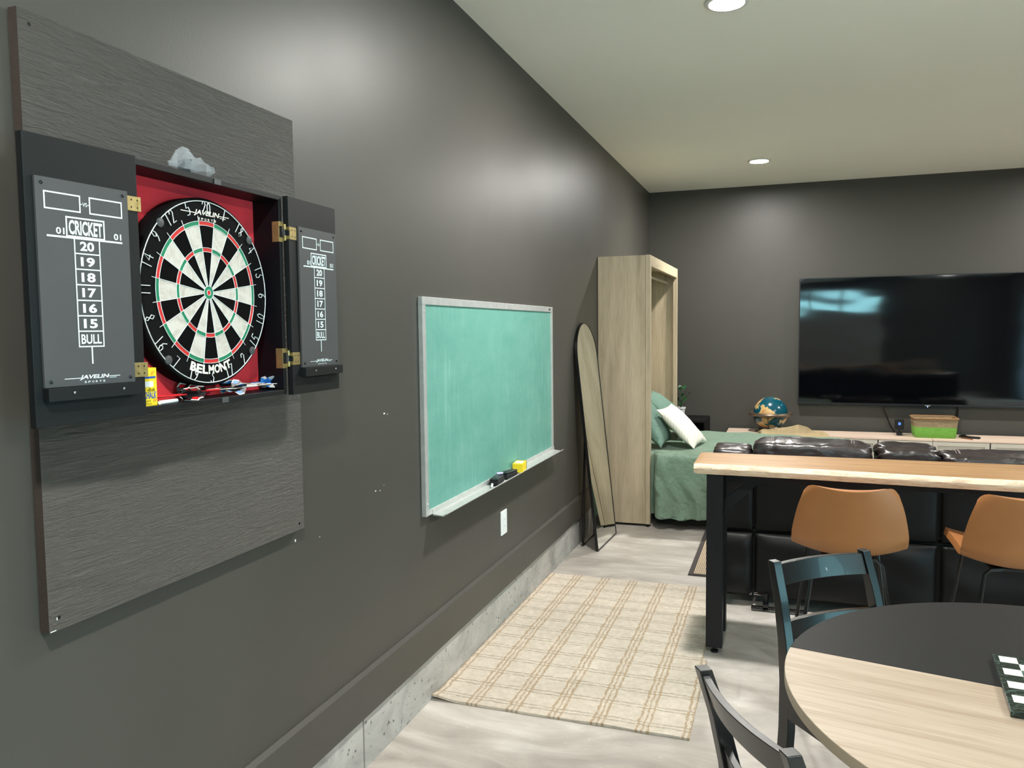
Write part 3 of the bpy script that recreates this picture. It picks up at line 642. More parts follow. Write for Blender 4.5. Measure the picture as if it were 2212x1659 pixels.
# outward face of the mirror looks toward +x, a little up
eu = Vector((math.sin(th), math.cos(th), 0)); ev = Vector((-math.sin(al)*math.cos(th), math.sin(al)*math.sin(th), math.cos(al))); en = eu.cross(ev)
MF = frame((MQ[0], MQ[1], 0.004), eu, ev, en)
mt = thing('floor_mirror', (0.1, 5.55, 0), 'tall arch-topped mirror with thin black frame leaning on the left wall', 'mirror')
def arch(w0, h, ins, n=40):
    r = w0/2-ins; pts = [(ins, ins), (w0-ins, ins)]
    return pts+[(w0/2+r*math.cos(a*PI/n), h-w0/2+r*math.sin(a*PI/n)) for a in range(n+1)]
b = bm_new(); prism(b, arch(mw, mh, .006), -.010, -.002, MF); finish(b, 'mirror_glass', 'mirror', mt, smooth=0)
b = bm_new(); O = arch(mw, mh, 0); I = arch(mw, mh, .007); n = len(O)
ring = [[b.verts.new(MF @ Vector((x, y, w))) for (x, y) in P] for P, w in ((O, -.018), (O, .001), (I, .001), (I, -.004))]
for A, B in zip(ring, ring[1:]):
    for i in range(n): b.faces.new((A[i], A[(i+1) % n], B[(i+1) % n], B[i]))
b.faces.new(ring[0][::-1]); finish(b, 'frame', 'black_metal', mt, smooth=30)
# fold-out rear stand: two uprights and a foot bar, hinged at mid height
b = bm_new()
hy = .55*mh
pa = MF @ Vector((mw*.18, hy, -.026)); pb = MF @ Vector((mw*.82, hy, -.026))
fa = Vector((.045, 5.395, .010)); fb = Vector((.055, 5.70, .010))
tube(b, [pa, fa, fb, pb], .008, 8); tube(b, [pa.lerp(fa, .55), pb.lerp(fb, .55)], .006, 8); finish(b, 'rear_stand', 'black_metal', mt)

# ================================================================== FOLD-DOWN WALL BED
BX, BY0, BY1, BZ = .415, 6.079, 7.706, 2.122
mb = thing('wall_bed', (.2, 6.9, 0), 'tall pale oak fold-down wall bed cabinet, opened, in the far left corner', 'wall bed')
b = bm_new(); box(b, .004, BX-.038, BY0+.003, BY0+.024, .022, BZ-.002); finish(b, 'side_panel', 'oak', mb, bevel=.001)
b = bm_new(); box(b, BX-.036, BX, BY0, BY0+.055, .022, BZ); finish(b, 'front_stile', 'oak', mb, bevel=.001)
b = bm_new(); box(b, BX-.036, BX, BY1-.055, BY1, .022, BZ); finish(b, 'front_stile', 'oak', mb, bevel=.001)
b = bm_new(); box(b, .004, BX-.037, BY1-.022, BY1, .022, BZ); finish(b, 'side_panel', 'oak', mb, bevel=.001)
b = bm_new(); box(b, BX-.034, BX-.001, BY0+.0555, BY1-.0555, BZ-.085, BZ-.001); finish(b, 'header_board', 'oak_h', mb, bevel=.001)
b = bm_new(); box(b, .004, BX-.037, BY0+.0225, BY1-.0225, BZ-.024, BZ-.002); finish(b, 'top_panel', 'oak_h', mb, bevel=.001)
b = bm_new(); box(b, .004, .020, BY0+.0225, BY1-.0225, .06, BZ-.026); box(b, .021, .05, BY0+.0225, BY1-.0225, 1.0, 1.12); finish(b, 'back_panel', 'oak', mb, bevel=.001)
b = bm_new(); box(b, BX-.05, BX-.037, BY0+.03, BY0+.10, BZ-.16, BZ-.09); tube(b, [(BX-.10, BY0+.024, 1.99), (BX-.10, BY1-.024, 1.99)], .012, 12); finish(b, 'stop_rail', 'oak_h', mb)
b = bm_new(); box(b, .06, 1.93, BY0+.10, BY1-.10, .27, .34); finish(b, 'bed_platform', 'black_metal', mb, bevel=.004)
b = bm_new(); box(b, 1.75, 1.80, BY0+.25, BY0+.30, .0, .27); box(b, 1.75, 1.80, BY1-.30, BY1-.25, .0, .27); box(b, 1.75, 1.80, BY0+.30, BY1-.30, .02, .05); finish(b, 'foot_leg', 'black_metal', mb, bevel=.003)
b = bm_new(); box(b, .05, .33, BY0+.024, BY1-.024, .024, .10); finish(b, 'plinth', 'black_metal', mb)
for x, y in ((.10, BY0+.012), (BX-.02, BY0+.02), (.10, BY1-.02), (BX-.02, BY1-.02)):
    b = bm_new(); lathe(b, [(.013, 0), (.013, .008), (.006, .010), (.006, .024)], (x, y, 0), 12); finish(b, 'levelling_foot', 'black_metal', mb)
b = bm_new(); box(b, .06, 1.90, BY0+.075, BY1-.075, .345, .545); tag(finish(b, 'mattress', 'mattress', bevel=.04), 'mattress under the green cover on the fold-down bed', 'mattress')
# cotton cover
b = bm_new()
def g_(d): return min(1, max(0, d/.4))
def duv(u, v):
    x = .10+1.86*u
    out = min(1, max(0, (x-.425)/.06)); out = out*out*(3-2*out)
    yn = BY0+.065-out*.085                       # plane in which the near side hangs
    drop = .455-.02*out
    hem = .075*math.exp(-((x-.80)/.25)**2)-.02*math.sin(x*9)+.018*math.sin(x*23+1)
    yf = BY1-.065; L0 = yf-yn
    s = v*(L0+drop)
    top = .574+.014*noise.noise(Vector((x*3, s*2.4, 1)))+.010*noise.noise(Vector((x*9, s*6, 5)))
    top -= .035*max(0, (x-1.0))
    if s < L0-.05:
        y = yf-s; z = top
        if s < .05: z = top-.10*(1-s/.05)**2
        k = max(0, 1-(L0-s)/.30)
        z += k*.014*math.sin(x*30+2*math.sin(x*7))+.010*k*noise.noise(Vector((x*22, s*5, 2)))
    else:
        d = s-(L0-.05); a = min(1, d/.16)
        z = top-.060*a*a-max(0, d-.07)*(1+hem/drop)+.03*noise.noise(Vector((x*7, 0, 0)))*g_(d)
        y = yn+.05*(1-a)**2
        g = min(1, max(0, d-.01)/.30)
        fx = x-.22*g
        fold = .044*math.sin(fx*19+2.4*math.sin(fx*6+.5))+.020*math.sin(fx*43+1.5)+.050*noise.noise(Vector((fx*8, z*4, 3)))+.022*abs(noise.noise(Vector((fx*22, z*7, 6))))
        y += -(.020+fold)*g*(.35+.65*out) - out*.03*math.sin(g*PI)
    if out < .5: y = max(y, BY0+.060)
    z = max(z, .10)
    return Vector((x, y, z))
grid(b, duv, 230, 170)
tag(finish(b, 'duvet_cover', 'duvet', smooth=80, solid=.008), 'rumpled sage green cover draped over the fold-down bed', 'bedding')
def pillow(name, base, wv, hv, thick, mat, label, seed, flange=0.0, group=None, flop=.0, cover=None):
    """base: lower near corner, wv: width vector, hv: height vector"""
    base, wv, hv = Vector(base), Vector(wv), Vector(hv); nv = wv.cross(hv).normalized(); b = bm_new(); N_ = 36
    def side(sg):
        def f(i, j):
            u, v = i*2-1, j*2-1
            pin = 1-.05*(1-abs(u)**3)*abs(v)**4-.0
            uu = u*(1-.07*(1-v*v)**1 * (abs(u)**2)) ; vv = v*(1-.07*(1-u*u)*(abs(v)**2))
            prof = max(0, (1-abs(u)**2.4)*(1-abs(v)**2.4))**.55
            p = base+wv*((uu+1)/2)+hv*((vv+1)/2)
            w_ = noise.noise(Vector((u*2.1+seed, v*2.1, sg)))*.16+noise.noise(Vector((u*6+seed, v*5, sg)))*.07
            return p+nv*sg*thick/2*prof*(1+w_)+nv*flop*(u*u*v)
        return f
    grid(b, side(1), N_, N_); grid(b, side(-1), N_, N_, flip=True)
    bmesh.ops.remove_doubles(b, verts=b.verts, dist=.0006)
    ob = finish(b, name, mat, smooth=75); tag(ob, label, 'pillow', group); return ob
pillow('pillow', (.58, 6.87, .615), (.0, .62, .0), (-.37, .0, .35), .15, 'sham', 'large green pillow standing farther back on the bed, its corner highest', 4)
pillow('pillow', (.47, 6.28, .60), (.02, .50, .0), (-.24, .0, .36), .15, 'sham', 'green pillow nearest the cabinet side panel, behind the white pillow', 9)
pillow('pillow', (.715, 6.40, .585), (.06, .44, .01), (-.30, .0, .31), .11, 'white_linen', 'white textured cushion leaning on the green pillows', 2)

# nightstand with plant
ns = thing('nightstand', (.33, 8.30, 0), 'low black open-front nightstand against the back wall behind the bed', 'nightstand')
b = bm_new()
for a in ((.02, .65, 8.08, 8.57, .595, .62), (.02, .65, 8.08, 8.57, .12, .145), (.02, .04, 8.08, 8.57, .145, .595), (.63, .65, 8.08, 8.57, .145, .595), (.04, .63, 8.55, 8.57, .145, .595)): box(b, *a)
finish(b, 'body', 'night_black', ns, bevel=.002)
b = bm_new(); box(b, .04, .63, 8.085, 8.55, .36, .375); finish(b, 'shelf', 'night_black', ns)
for x in (.05, .62):
    for y in (8.12, 8.53):
        b = bm_new(); box(b, x-.015, x+.015, y-.015, y+.015, 0, .12); finish(b, 'leg', 'night_black', ns)
pl = thing('potted_plant', (.375, 8.30, .621), 'small green plant in a white pot on the nightstand', 'potted plant')
b = bm_new(); lathe(b, [(.034, 0), (.046, .095), (.052, .097), (.052, .112), (.046, .112), (.044, .098)], (.375, 8.30, .621), 28, cap1=False); finish(b, 'pot', 'pot_white', pl)
b = bm_new(); lathe(b, [(.043, .09), (.02, .095)], (.375, 8.30, .621), 20); finish(b, 'soil', 'soil', pl)
random.seed(5); b = bm_new()
for k in range(15):
    a = random.uniform(0, 2*PI); h = random.uniform(.06, .20); rr = random.uniform(.02, .09)
    p0 = Vector((.375, 8.30, .713)); p1 = p0+Vector((rr*.4*math.cos(a), rr*.4*math.sin(a), h*.7)); p2 = p0+Vector((rr*math.cos(a), rr*math.sin(a), h))
    tube(b, [p0, p1, p2], .0016, 5)
    d = (p2-p1).normalized(); s = d.cross(Vector((0, 0, 1))).normalized(); L = random.uniform(.045, .075)
    V = [p2, p2+d*L*.5+s*L*.3+Vector((0, 0, .004)), p2+d*L+Vector((0, 0, -.006)), p2+d*L*.5-s*L*.3+Vector((0, 0, .004))]
    f = b.faces.new([b.verts.new(v) for v in V])
finish(b, 'leaves', 'leaf', pl, smooth=60)

# ================================================================== MEDIA CONSOLE
KY0, KY1, KZ = 8.06, 8.48, .505
def console(x0, n, label):
    w = .4625; t = thing('media_console', (x0+n*w/2, 8.27, 0), label, 'media console', 'media consoles')
    b = bm_new(); box(b, x0, x0+n*w-.004, KY0, KY1, KZ-.017, KZ); finish(b, 'top_board', 'console_top', t, bevel=.001)
    b = bm_new(); box(b, x0, x0+.018, KY0+.02, KY1, .10, KZ-.018); box(b, x0+n*w-.022, x0+n*w-.004, KY0+.02, KY1, .10, KZ-.018); box(b, x0+.018, x0+n*w-.022, KY1-.01, KY1, .10, KZ-.018); box(b, x0+.018, x0+n*w-.022, KY0+.03, KY1-.01, .10, .118); finish(b, 'case', 'console_top', t)
    b = bm_new(); box(b, x0+.019, x0+n*w-.023, KY0+.026, KY0+.029, .12, KZ-.019); finish(b, 'gap_shade_panel', 'console_shade', t)  # dark sheet behind the doors, paints the shade seen in their gaps
    for i in range(n):
        a, c = x0+i*w+(.005 if i else .0), x0+(i+1)*w-(.005 if i < n-1 else .004)
        b = bm_new(); fr = .038
        box(b, a, c, KY0+.002, KY0+.020, .118, .118+fr); box(b, a, c, KY0+.002, KY0+.020, KZ-.020-fr, KZ-.020)
        box(b, a, a+fr, KY0+.002, KY0+.020, .118+fr, KZ-.020-fr); box(b, c-fr, c, KY0+.002, KY0+.020, .118+fr, KZ-.020-fr)
        box(b, a+fr, c-fr, KY0+.012, KY0+.020, .118+fr, KZ-.020-fr); finish(b, 'door', 'console_door', t, bevel=.0015)
    for x in (x0+.05, x0+n*w-.05):
        for y in (KY0+.06, KY1-.05):
            b = bm_new(); lathe(b, [(.018, 0), (.022, .10)], (x, y, 0), 14); finish(b, 'leg', 'console_top', t)
console(.85, 4, 'long low console with pale wooden top and putty doors, left half, holding the globe')
console(.85+4*.4625, 4, 'long low console with pale top and putty doors, right half past the top board seam')
# globe
gx, gy = 1.268, 8.285; gt = thing('table_globe', (gx, gy, KZ), 'teal and tan world globe in a pewter ring stand on the console', 'globe')
b = bm_new(); bmesh.ops.create_uvsphere(b, u_segments=48, v_segments=32, radius=.166, matrix=Matrix.Translation((gx, gy, KZ+.185)) @ Matrix.Rotation(.4, 4, 'Y')); finish(b, 'sphere', 'globe', gt, smooth=60)
b = bm_new(); lathe(b, [(.170, -.008), (.204, -.018), (.213, -.002), (.204, .012), (.170, .012)], (gx, gy, KZ+.183), 56, cap0=False, cap1=False); f1 = b.faces[:]
bmesh.ops.recalc_face_normals(b, faces=b.faces); finish(b, 'horizon_ring', 'globe_metal', gt)
for a in (.6, 2.7, 4.6):
    b = bm_new(); tube(b, [(gx+.185*math.cos(a), gy+.185*math.sin(a), KZ+.178), (gx+.175*math.cos(a), gy+.175*math.sin(a), KZ+.11), (gx+.12*math.cos(a), gy+.12*math.sin(a), KZ+.05)], .006, 8); finish(b, 'bracket', 'globe_metal', gt)
b = bm_new(); lathe(b, [(.122, 0), (.122, .005), (.115, .018), (.112, .026), (.118, .034), (.108, .044), (.104, .056), (.098, .060)], (gx, gy, KZ), 48); lathe(b, [(.148, 0.0005), (.148, .003)], (gx, gy, KZ), 40); finish(b, 'base', 'globe_metal', gt)
# plush throw bunched on the console front
b = bm_new()
def thr(u, v):
    x = 1.20+.62*u-.05*v; y = 8.005+.125*v
    e = math.sin(PI*min(1, max(0, u)))**.5*math.sin(PI*min(1, max(0, v)))**.45
    z = KZ+.010+.060*e*(1+.35*math.sin(u*11+v*3))+.022*noise.noise(Vector((x*14, y*14, 0)))*e
    if y < KY0: z = min(z, KZ+.02)-.9*(KY0-y)
    return Vector((x, y, max(z, KZ+.008) if y > KY0-.008 else z))
b2 = grid(b, thr, 60, 26)
tag(finish(b, 'plush_throw', 'plush', smooth=80, solid=.012), 'rumpled tan plush throw lying on the console in front of the globe', 'throw')
# basket
bx0, bx1, by0, by1 = 2.556, 2.915, 8.15, 8.40
bt = thing('wicker_basket', ((bx0+bx1)/2, (by0+by1)/2, KZ), 'rectangular wicker basket, natural above and lime green below, on the console', 'basket')
def rrect(x0, x1, y0, y1, r, z, n=6):
    P = []
    for cx_, cy_, a0 in ((x1-r, y0+r, -PI/2), (x1-r, y1-r, 0), (x0+r, y1-r, PI/2), (x0+r, y0+r, PI)):
        for k in range(n+1): P.append(Vector((cx_+r*math.cos(a0+k*PI/2/n), cy_+r*math.sin(a0+k*PI/2/n), z)))
    return P
b = bm_new(); rings = []
for z, g in ((0, -.012), (.01, -.006), (.05, -.003), (.095, 0), (.10, 0), (.14, .004), (.178, .008), (.178, .002), (.10, -.006), (.012, -.016)):
    rings.append([b.verts.new(p) for p in rrect(bx0-g, bx1+g, by0-g, by1+g, .03, KZ+.001+z)])
for k, (A, B) in enumerate(zip(rings, rings[1:])):
    for i in range(len(A)):
        f = b.faces.new((A[i], A[(i+1) % len(A)], B[(i+1) % len(A)], B[i])); f.material_index = 1 if k < 4 else 0
b.faces.new(rings[0][::-1]).material_index = 1; b.faces.new(rings[-1])
finish(b, 'body', ['wick_n', 'wick_g'], bt, smooth=50)
b = bm_new(); tube(b, rrect(bx0-.008, bx1+.008, by0-.008, by1+.008, .03, KZ+.182), .0085, 8, closed=True); finish(b, 'rim', 'wick_rim', bt)
# little device with a lit screen, remotes
dv = thing('streaming_camera', (2.444, 8.30, KZ), 'small black camera-like device with a blue screen left of the basket', 'device')
b = bm_new(); box(b, 2.420, 2.470, 8.27, 8.32, KZ+.0005, KZ+.032); finish(b, 'base', 'black_plastic', dv, bevel=.004)
b = bm_new(); box(b, 2.405, 2.485, 8.285, 8.31, KZ+.055, KZ+.155); box(b, 2.438, 2.452, 8.29, 8.305, KZ+.03, KZ+.056); finish(b, 'head', 'black_plastic', dv, bevel=.006)
b = bm_new(); box(b, 2.434, 2.456, 8.283, 8.2845, KZ+.100, KZ+.125); finish(b, 'screen', 'lcd', dv, smooth=0)
b = bm_new(); T = frame((3.04, 8.22, KZ+.0005), (.92, -.38, 0), (.38, .92, 0), (0, 0, 1)); box(b, -.075, .075, -.02, .02, 0, .018, 0, T); tag(finish(b, 'remote_control', 'black_plastic', bevel=.007), 'black remote control on the console right of the basket', 'remote control')
b = bm_new(); tube(b, [(2.955, 8.27, KZ+.012), (2.985, 8.235, KZ+.026), (3.01, 8.265, KZ+.012), (2.975, 8.30, KZ+.010)], .010, 8, closed=True); tag(finish(b, 'coiled_cable', 'black_plastic'), 'black coiled cable lying between the basket and the remote', 'cable')
b = bm_new(); tube(b, [(2.955, 8.20, KZ+.006), (3.03, 8.11, KZ+.006)], .005, 8); tag(finish(b, 'pen', 'pen_brown'), 'copper brown pen on the console in front of the remote', 'pen')

# ================================================================== TELEVISION
X0, X1, Z0, Z1 = 1.53, 3.81, .768, 2.043; TY0 = 8.515
tv = thing('television', ((X0+X1)/2, 8.55, Z0), 'very large black flat television mounted on the back wall', 'television')
b = bm_new(); box(b, X0, X1, TY0, 8.565, Z0, Z1); finish(b, 'housing', 'tv_frame', tv, bevel=.003)
b = bm_new(); box(b, X0+.25, X1-.25, 8.5655, 8.5795, Z0+.25, Z1-.3); finish(b, 'wall_mount', 'black_metal', tv)
b = bm_new()
def scr(u, v):
    x = X0+.008+(X1-X0-.016)*u; z = Z0+.022+(Z1-Z0-.030)*v
    e = max(0, abs(2*u-1)-.86)/.14; g = max(0, abs(2*v-1)-.86)/.14
    return Vector((x, TY0-.0020+.0014*(e*e+g*g)*.9, z))
grid(b, scr, 60, 40, flip=True); finish(b, 'screen', 'tv', tv, smooth=80, recalc=False)
b = bm_new(); box(b, X0, X1, TY0-.006, TY0-.0005, Z0, Z0+.016); finish(b, 'lower_bezel', 'tv_frame', tv, bevel=.002)
b = bm_new(); box(b, 2.695, 2.740, TY0-.0072, TY0-.0062, Z0+.004, Z0+.011); finish(b, 'maker_mark', 'alu', tv, smooth=0)
b = bm_new(); box(b, 2.713, 2.719, TY0-.012, TY0-.0062, Z0-.008, Z0+.000); finish(b, 'status_light', 'led', tv, smooth=0)
b = bm_new(); tube(b, [(2.33, 8.53, .775), (2.335, 8.54, .72), (2.36, 8.565, .66), (2.40, 8.57, .56), (2.43, 8.5, .515)], .006, 8); tag(finish(b, 'power_cable', 'black_plastic'), 'black cable hanging below the television, left of the basket', 'cable')
b = bm_new(); tube(b, [(2.985, 8.53, .775), (2.985, 8.56, .70), (2.98, 8.565, .58), (2.97, 8.50, .515)], .008, 8); tag(finish(b, 'power_cable', 'black_plastic'), 'black cable hanging below the television behind the basket right end', 'cable')

# ================================================================== SOFA (back towards the bar)
sf = thing('leather_sofa', (2.3, 5.0, 0), 'dark brown leather reclining sofa with its back to the bar', 'sofa')
def cushion(x0, x1, y0, y1, z0, z1, name, seed, mat='leather', ex=4.6, amp=.02, stitches=(), n=34):
    b = bm_new(); c = Vector(((x0+x1)/2, (y0+y1)/2, (z0+z1)/2)); h = Vector(((x1-x0)/2, (y1-y0)/2, (z1-z0)/2))
    bmesh.ops.create_cube(b, size=2); bmesh.ops.subdivide_edges(b, edges=b.edges[:], cuts=n, use_grid_fill=True)
    for v in b.verts:
        p = v.co.copy(); k = (abs(p.x)**ex+abs(p.y)**ex+abs(p.z)**ex)**(1/ex)
        q = p/k; 
        w = c+Vector((q.x*h.x, q.y*h.y, q.z*h.z))
        nn = Vector((q.x/h.x, q.y/h.y, q.z/h.z)).normalized()
        crease = noise.noise(Vector((w.x*5+seed, w.y*9, w.z*9)))*amp+abs(noise.noise(Vector((w.x*13+seed, w.y*11, w.z*22))))*-amp*.6
        edge = math.exp(-((1-abs(q.x))*h.x/.035)**2)*.5*amp*math.sin(w.z*110+w.y*60)
        for sx in stitches:
            crease -= .0035*math.exp(-((w.x-sx)/.008)**2)
        v.co = w+nn*(crease+edge)
    o = finish(b, name, mat, sf, smooth=70); 
    return o
def stitch_lines(xs, y0, y1, z0, z1, parent):
    b = bm_new()
    for x in xs:
        pts = []
        for k in range(15):
            a = -.15*PI+k/14*.85*PI; pts.append((x, (y0+y1)/2-(y1-y0)/2*1.0*math.cos(a), (z0+z1)/2+(z1-z0)/2*1.0*math.sin(a)))
        tube(b, pts, .0016, 5)
    finish(b, 'stitching', 'stitch', parent)
SY = 4.50
secs = [('A', 1.020, 1.232, .890, ()), ('B', 1.238, 1.848, .938, (1.335, 1.345, 1.745, 1.757)), ('C', 1.862, 2.168, .925, ()), ('D', 2.176, 2.80, .905, (2.245, 2.258, 2.262)), ('E', 2.82, 3.10, .905, ()), ('F', 3.12, 3.70, .905, ())]
for nm, a, c_, zt, st in secs:
    o = cushion(a, c_, SY-.030, SY+.26, .765, zt, 'head_cushion', ord(nm)*3.1, stitches=st, amp=.011 if nm != 'C' else .018)
    if st: stitch_lines(st, SY-.036, SY+.262, .62, zt+.0005, o)
for a, c_ in ((1.028, 1.240), (1.252, 2.158), (2.178, 3.08), (3.10, 3.69)):
    b = bm_new()
    def bk(u, v, a=a, c_=c_):
        x = a+(c_-a)*u; z = .43+.40*v
        e = (1-abs(2*u-1)**8)*(1-abs(2*v-1)**8)
        return Vector((x, SY-.001-.018*e+.01*noise.noise(Vector((x*5, z*6, 0))), z))
    grid(b, bk, 40, 20); finish(b, 'back_panel', 'vinyl', sf, smooth=80, solid=.01)
    b = bm_new()
    def bk2(u, v, a=a, c_=c_):
        x = a+.004+(c_-a-.008)*u; z = .065+.350*v
        e = (1-abs(2*u-1)**8)*(1-abs(2*v-1)**6)
        return Vector((x, SY-.004-.030*e+.022*noise.noise(Vector((x*4, z*7, 9)))*e, z))
    grid(b, bk2, 44, 22); finish(b, 'lower_panel', 'vinyl', sf, smooth=80, solid=.012)
    b = bm_new(); tube(b, [(a, SY-.010, .070), (c_, SY-.010, .070)], .003, 6); tube(b, [(a, SY-.012, .080), (c_, SY-.012, .080)], .0014, 5); finish(b, 'hem_piping', 'stitch', sf)
b = bm_new(); box(b, 1.03, 3.69, SY+.012, 5.30, .09, .44); finish(b, 'seat_base', 'vinyl', sf, bevel=.02)
b = bm_new(); box(b, 1.03, 3.69, SY+.012, SY+.20, .44, .79); finish(b, 'back_core', 'vinyl', sf, bevel=.01)
for a, c_ in ((1.24, 1.86), (2.17, 2.80), (3.12, 3.69)): cushion(a, c_, SY+.24, 5.36, .36, .52, 'seat_cushion', a*7, n=18)
cushion(1.02, 1.225, SY+.20, 5.32, .10, .64, 'armrest', 31, n=18)
cushion(1.87, 2.16, SY+.22, 5.30, .15, .60, 'centre_console', 37, n=18)
for x in (1.24, 1.85, 2.25, 3.0, 3.5):
    b = bm_new(); box(b, x, x+.28, SY-.085, SY-.060, .012, .026); box(b, x+.06, x+.09, SY-.085, SY+.10, .014, .040); tube(b, [(x+.075, SY-.02, .0), (x+.075, SY-.02, .085)], .012, 10)
    finish(b, 'recliner_foot', 'black_metal', sf, bevel=.001)

# ================================================================== BAR
br = thing('bar_table', (1.7, 3.9, 0), 'counter-height bar table with live-edge blond wooden top on black steel legs', 'bar table')
b = bm_new(); NX = 150; BX0, BX1 = 1.000, 3.60; prof_n = 10
def topz(x): return .923
cols = []
for i in range(NX+1):
    x = BX0+(BX1-BX0)*i/NX
    yf = 3.735-.070*(x-1.0)/1.3+.006*math.sin(x*5.3)+.004*noise.noise(Vector((x*14, 0, 0)))+.003*noise.noise(Vector((x*45, 0, 0)))
    w1 = .004*noise.noise(Vector((x*18, 3, 0))); w2 = .005*noise.noise(Vector((x*12, 7, 0)))
    if i == 0: yf += .004
    ins = .006 if i in (0, NX) else 0
    P = [(4.082, .923), (4.084, .905), (4.080, .874), (4.05, .8722), (yf+.035, .8722), (yf+.012, .873), (yf+.001+w2, .886), (yf-.004+w1, .900), (yf+.003+w2, .913), (yf+.012+w1*.6, .9222), (yf+.02, .923)]
    cols.append([b.verts.new((x, y, z+(.004 if ins and z < .9 else -.002 if ins else 0))) for y, z in P])
m = len(cols[0])
for A, B in zip(cols, cols[1:]):
    for j in range(m):
        f = b.faces.new((A[j], B[j], B[(j+1) % m], A[(j+1) % m])); f.material_index = 1 if 4 <= j <= 8 else 0
b.faces.new(cols[0]).material_index = 0; b.faces.new(cols[-1][::-1]).material_index = 0
finish(b, 'bar_top', ['bar_wood', 'bar_edge'], br, smooth=40)
for x0 in (1.057, 3.42):
    for y0 in (3.760, 3.985):
        b = bm_new(); box(b, x0, x0+.076, y0, y0+.076, .032, .870); finish(b, 'leg', 'post_metal', br, bevel=.003)
        b = bm_new(); lathe(b, [(.019, 0), (.019, .010), (.010, .013), (.010, .033)], (x0+.038, y0+.038, 0), 14); finish(b, 'levelling_foot', 'black_metal', br)
    b = bm_new(); box(b, x0+.001, x0+.075, 3.837, 3.984, .810, .870); finish(b, 'end_rail', 'post_metal', br, bevel=.002)
b = bm_new(); box(b, 1.134, 3.419, 3.875, 3.950, .815, .870); finish(b, 'long_rail', 'post_metal', br, bevel=.002)
for s, x in ((1, 1.1335), (-1, 3.4195)):
    b = bm_new(); T = frame((x, 3.895, 0), (s, 0, 0), (0, 0, 1), (0, 1, 0) if s < 0 else (0, 1, 0)); prism(b, [(0, .655), (0, .725), (.092, .8145), (.158, .8145)], 0, .04, T); finish(b, 'brace', 'post_metal', br, bevel=.0015)
for x in (1.0949, 1.11): pass

# ================================================================== BAR STOOLS
def stool(pos, rz, label):
    """faces +y (towards the bar); origin on the floor under the seat"""
    t = thing('bar_stool', pos, label, 'bar stool', 'tan bar stools at the bar', rz=rz, local=True)
    # bucket: v from the seat front to the top of the back
    pr = [(.235, .640, .180), (.20, .655, .195), (.05, .645, .196), (-.08, .640, .205), (-.150, .650, .212), (-.185, .685, .212), (-.197, .74, .209), (-.212, .82, .194), (-.225, .915, .173)]
    def sp(tt):
        k = tt*(len(pr)-1); i = min(int(k), len(pr)-2); f = k-i
        P = [pr[max(0, min(len(pr)-1, i+d))] for d in (-1, 0, 1, 2)]
        return [0.5*((2*P[1][c])+(-P[0][c]+P[2][c])*f+(2*P[0][c]-5*P[1][c]+4*P[2][c]-P[3][c])*f*f+(-P[0][c]+3*P[1][c]-3*P[2][c]+P[3][c])*f**3) for c in range(3)]
    b = bm_new()
    def sh_(u, v):
        y, z, w = sp(v); q = 2*u-1
        # round the corners of the outline
        cor = max(0, (v-.86)/.14); w *= 1-.10*cor**3
        back = min(1, max(0, (v-.38)/.22)); back = back*back*(3-2*back)
        seat = 1-back
        zz = z+seat*(.030*q*q)+.030*math.exp(-((v-.55)/.14)**2)*q*q - back*max(0, abs(q)-.82)**2*.9*cor + cor*.012*q*q
        yy = y+back*(.055*q*q)
        if v < .1: yy -= (1-v/.1)*.03*q*q
        return Vector((q*w, yy, zz))
    grid(b, sh_, 30, 60); o = finish(b, 'seat_shell', 'tan_leather', t, smooth=80, solid=.028)
    md = o.modifiers.new('bevel', 'BEVEL'); md.width = .010; md.segments = 3; md.limit_method = 'ANGLE'; md.angle_limit = math.radians(50)
    b = bm_new(); tube(b, [Vector(sh_(k/20, .60))+Vector((0, -.0145, 0)) for k in range(1, 20)], .0016, 5); finish(b, 'seam', 'tan_leather', o)
    for sx in (-1, 1):
        b = bm_new(); tube(b, [(sx*.05, .13, .618), (sx*.115, .14, .617), (sx*.140, .147, .600), (sx*.215, .205, .0)], .0075, 10); finish(b, 'leg', 'black_metal', t)
        b = bm_new(); tube(b, [(sx*.05, -.10, .618), (sx*.105, -.115, .617), (sx*.128, -.122, .600), (sx*.215, -.195, .0)], .0075, 10); finish(b, 'leg', 'black_metal', t)
    b = bm_new(); k = .62
    F_ = [(-.184, .181, .235), (.184, .181, .235), (.181, -.167, .235), (-.181, -.167, .235)]; tube(b, F_, .006, 8, closed=True); finish(b, 'footrest', 'black_metal', t)
    b = bm_new(); box(b, -.10, .10, -.11, .14, .612, .622); finish(b, 'seat_plate', 'black_metal', t)
    return t
stool((1.650, 3.525, 0), 0.012, 'tan leather bar stool under the bar, left one, fully in view')
stool((2.258, 3.525, 0), 0.055, 'tan leather bar stool at the right edge of the photo, cut off by it')

# ================================================================== RUGS
b = bm_new(); box(b, .006, 1.075, 2.925, 4.710, .0005, .011)
bmesh.ops.subdivide_edges(b, edges=[e for e in b.edges], cuts=60, use_grid_fill=True)
for v in b.verts:
    p = v.co
    if p.z > .005: p.z += .003*noise.noise(Vector((p.x*7, p.y*7, 0)))
    # the near left corner lifts a little off the slab
    p.z += .016*math.exp(-((p.x-.006)/.07)**2-((p.y-2.925)/.05)**2)
    p.x += .004*noise.noise(Vector((p.x*3, p.y*9, 4))); p.y += .005*noise.noise(Vector((p.x*9, p.y*3, 8)))
    p.x = max(p.x, .006)
    # pushed aside by the bar leg
    if p.x > 1.0 and 3.68 < p.y < 4.2: p.x = min(p.x, 1.052)
tag(finish(b, 'plaid_rug', 'rug', smooth=60), 'cream rug with tan plaid lines along the left wall', 'rug')
b = bm_new(); box(b, .85, 3.4, 4.958, 7.0, .0005, .008); 
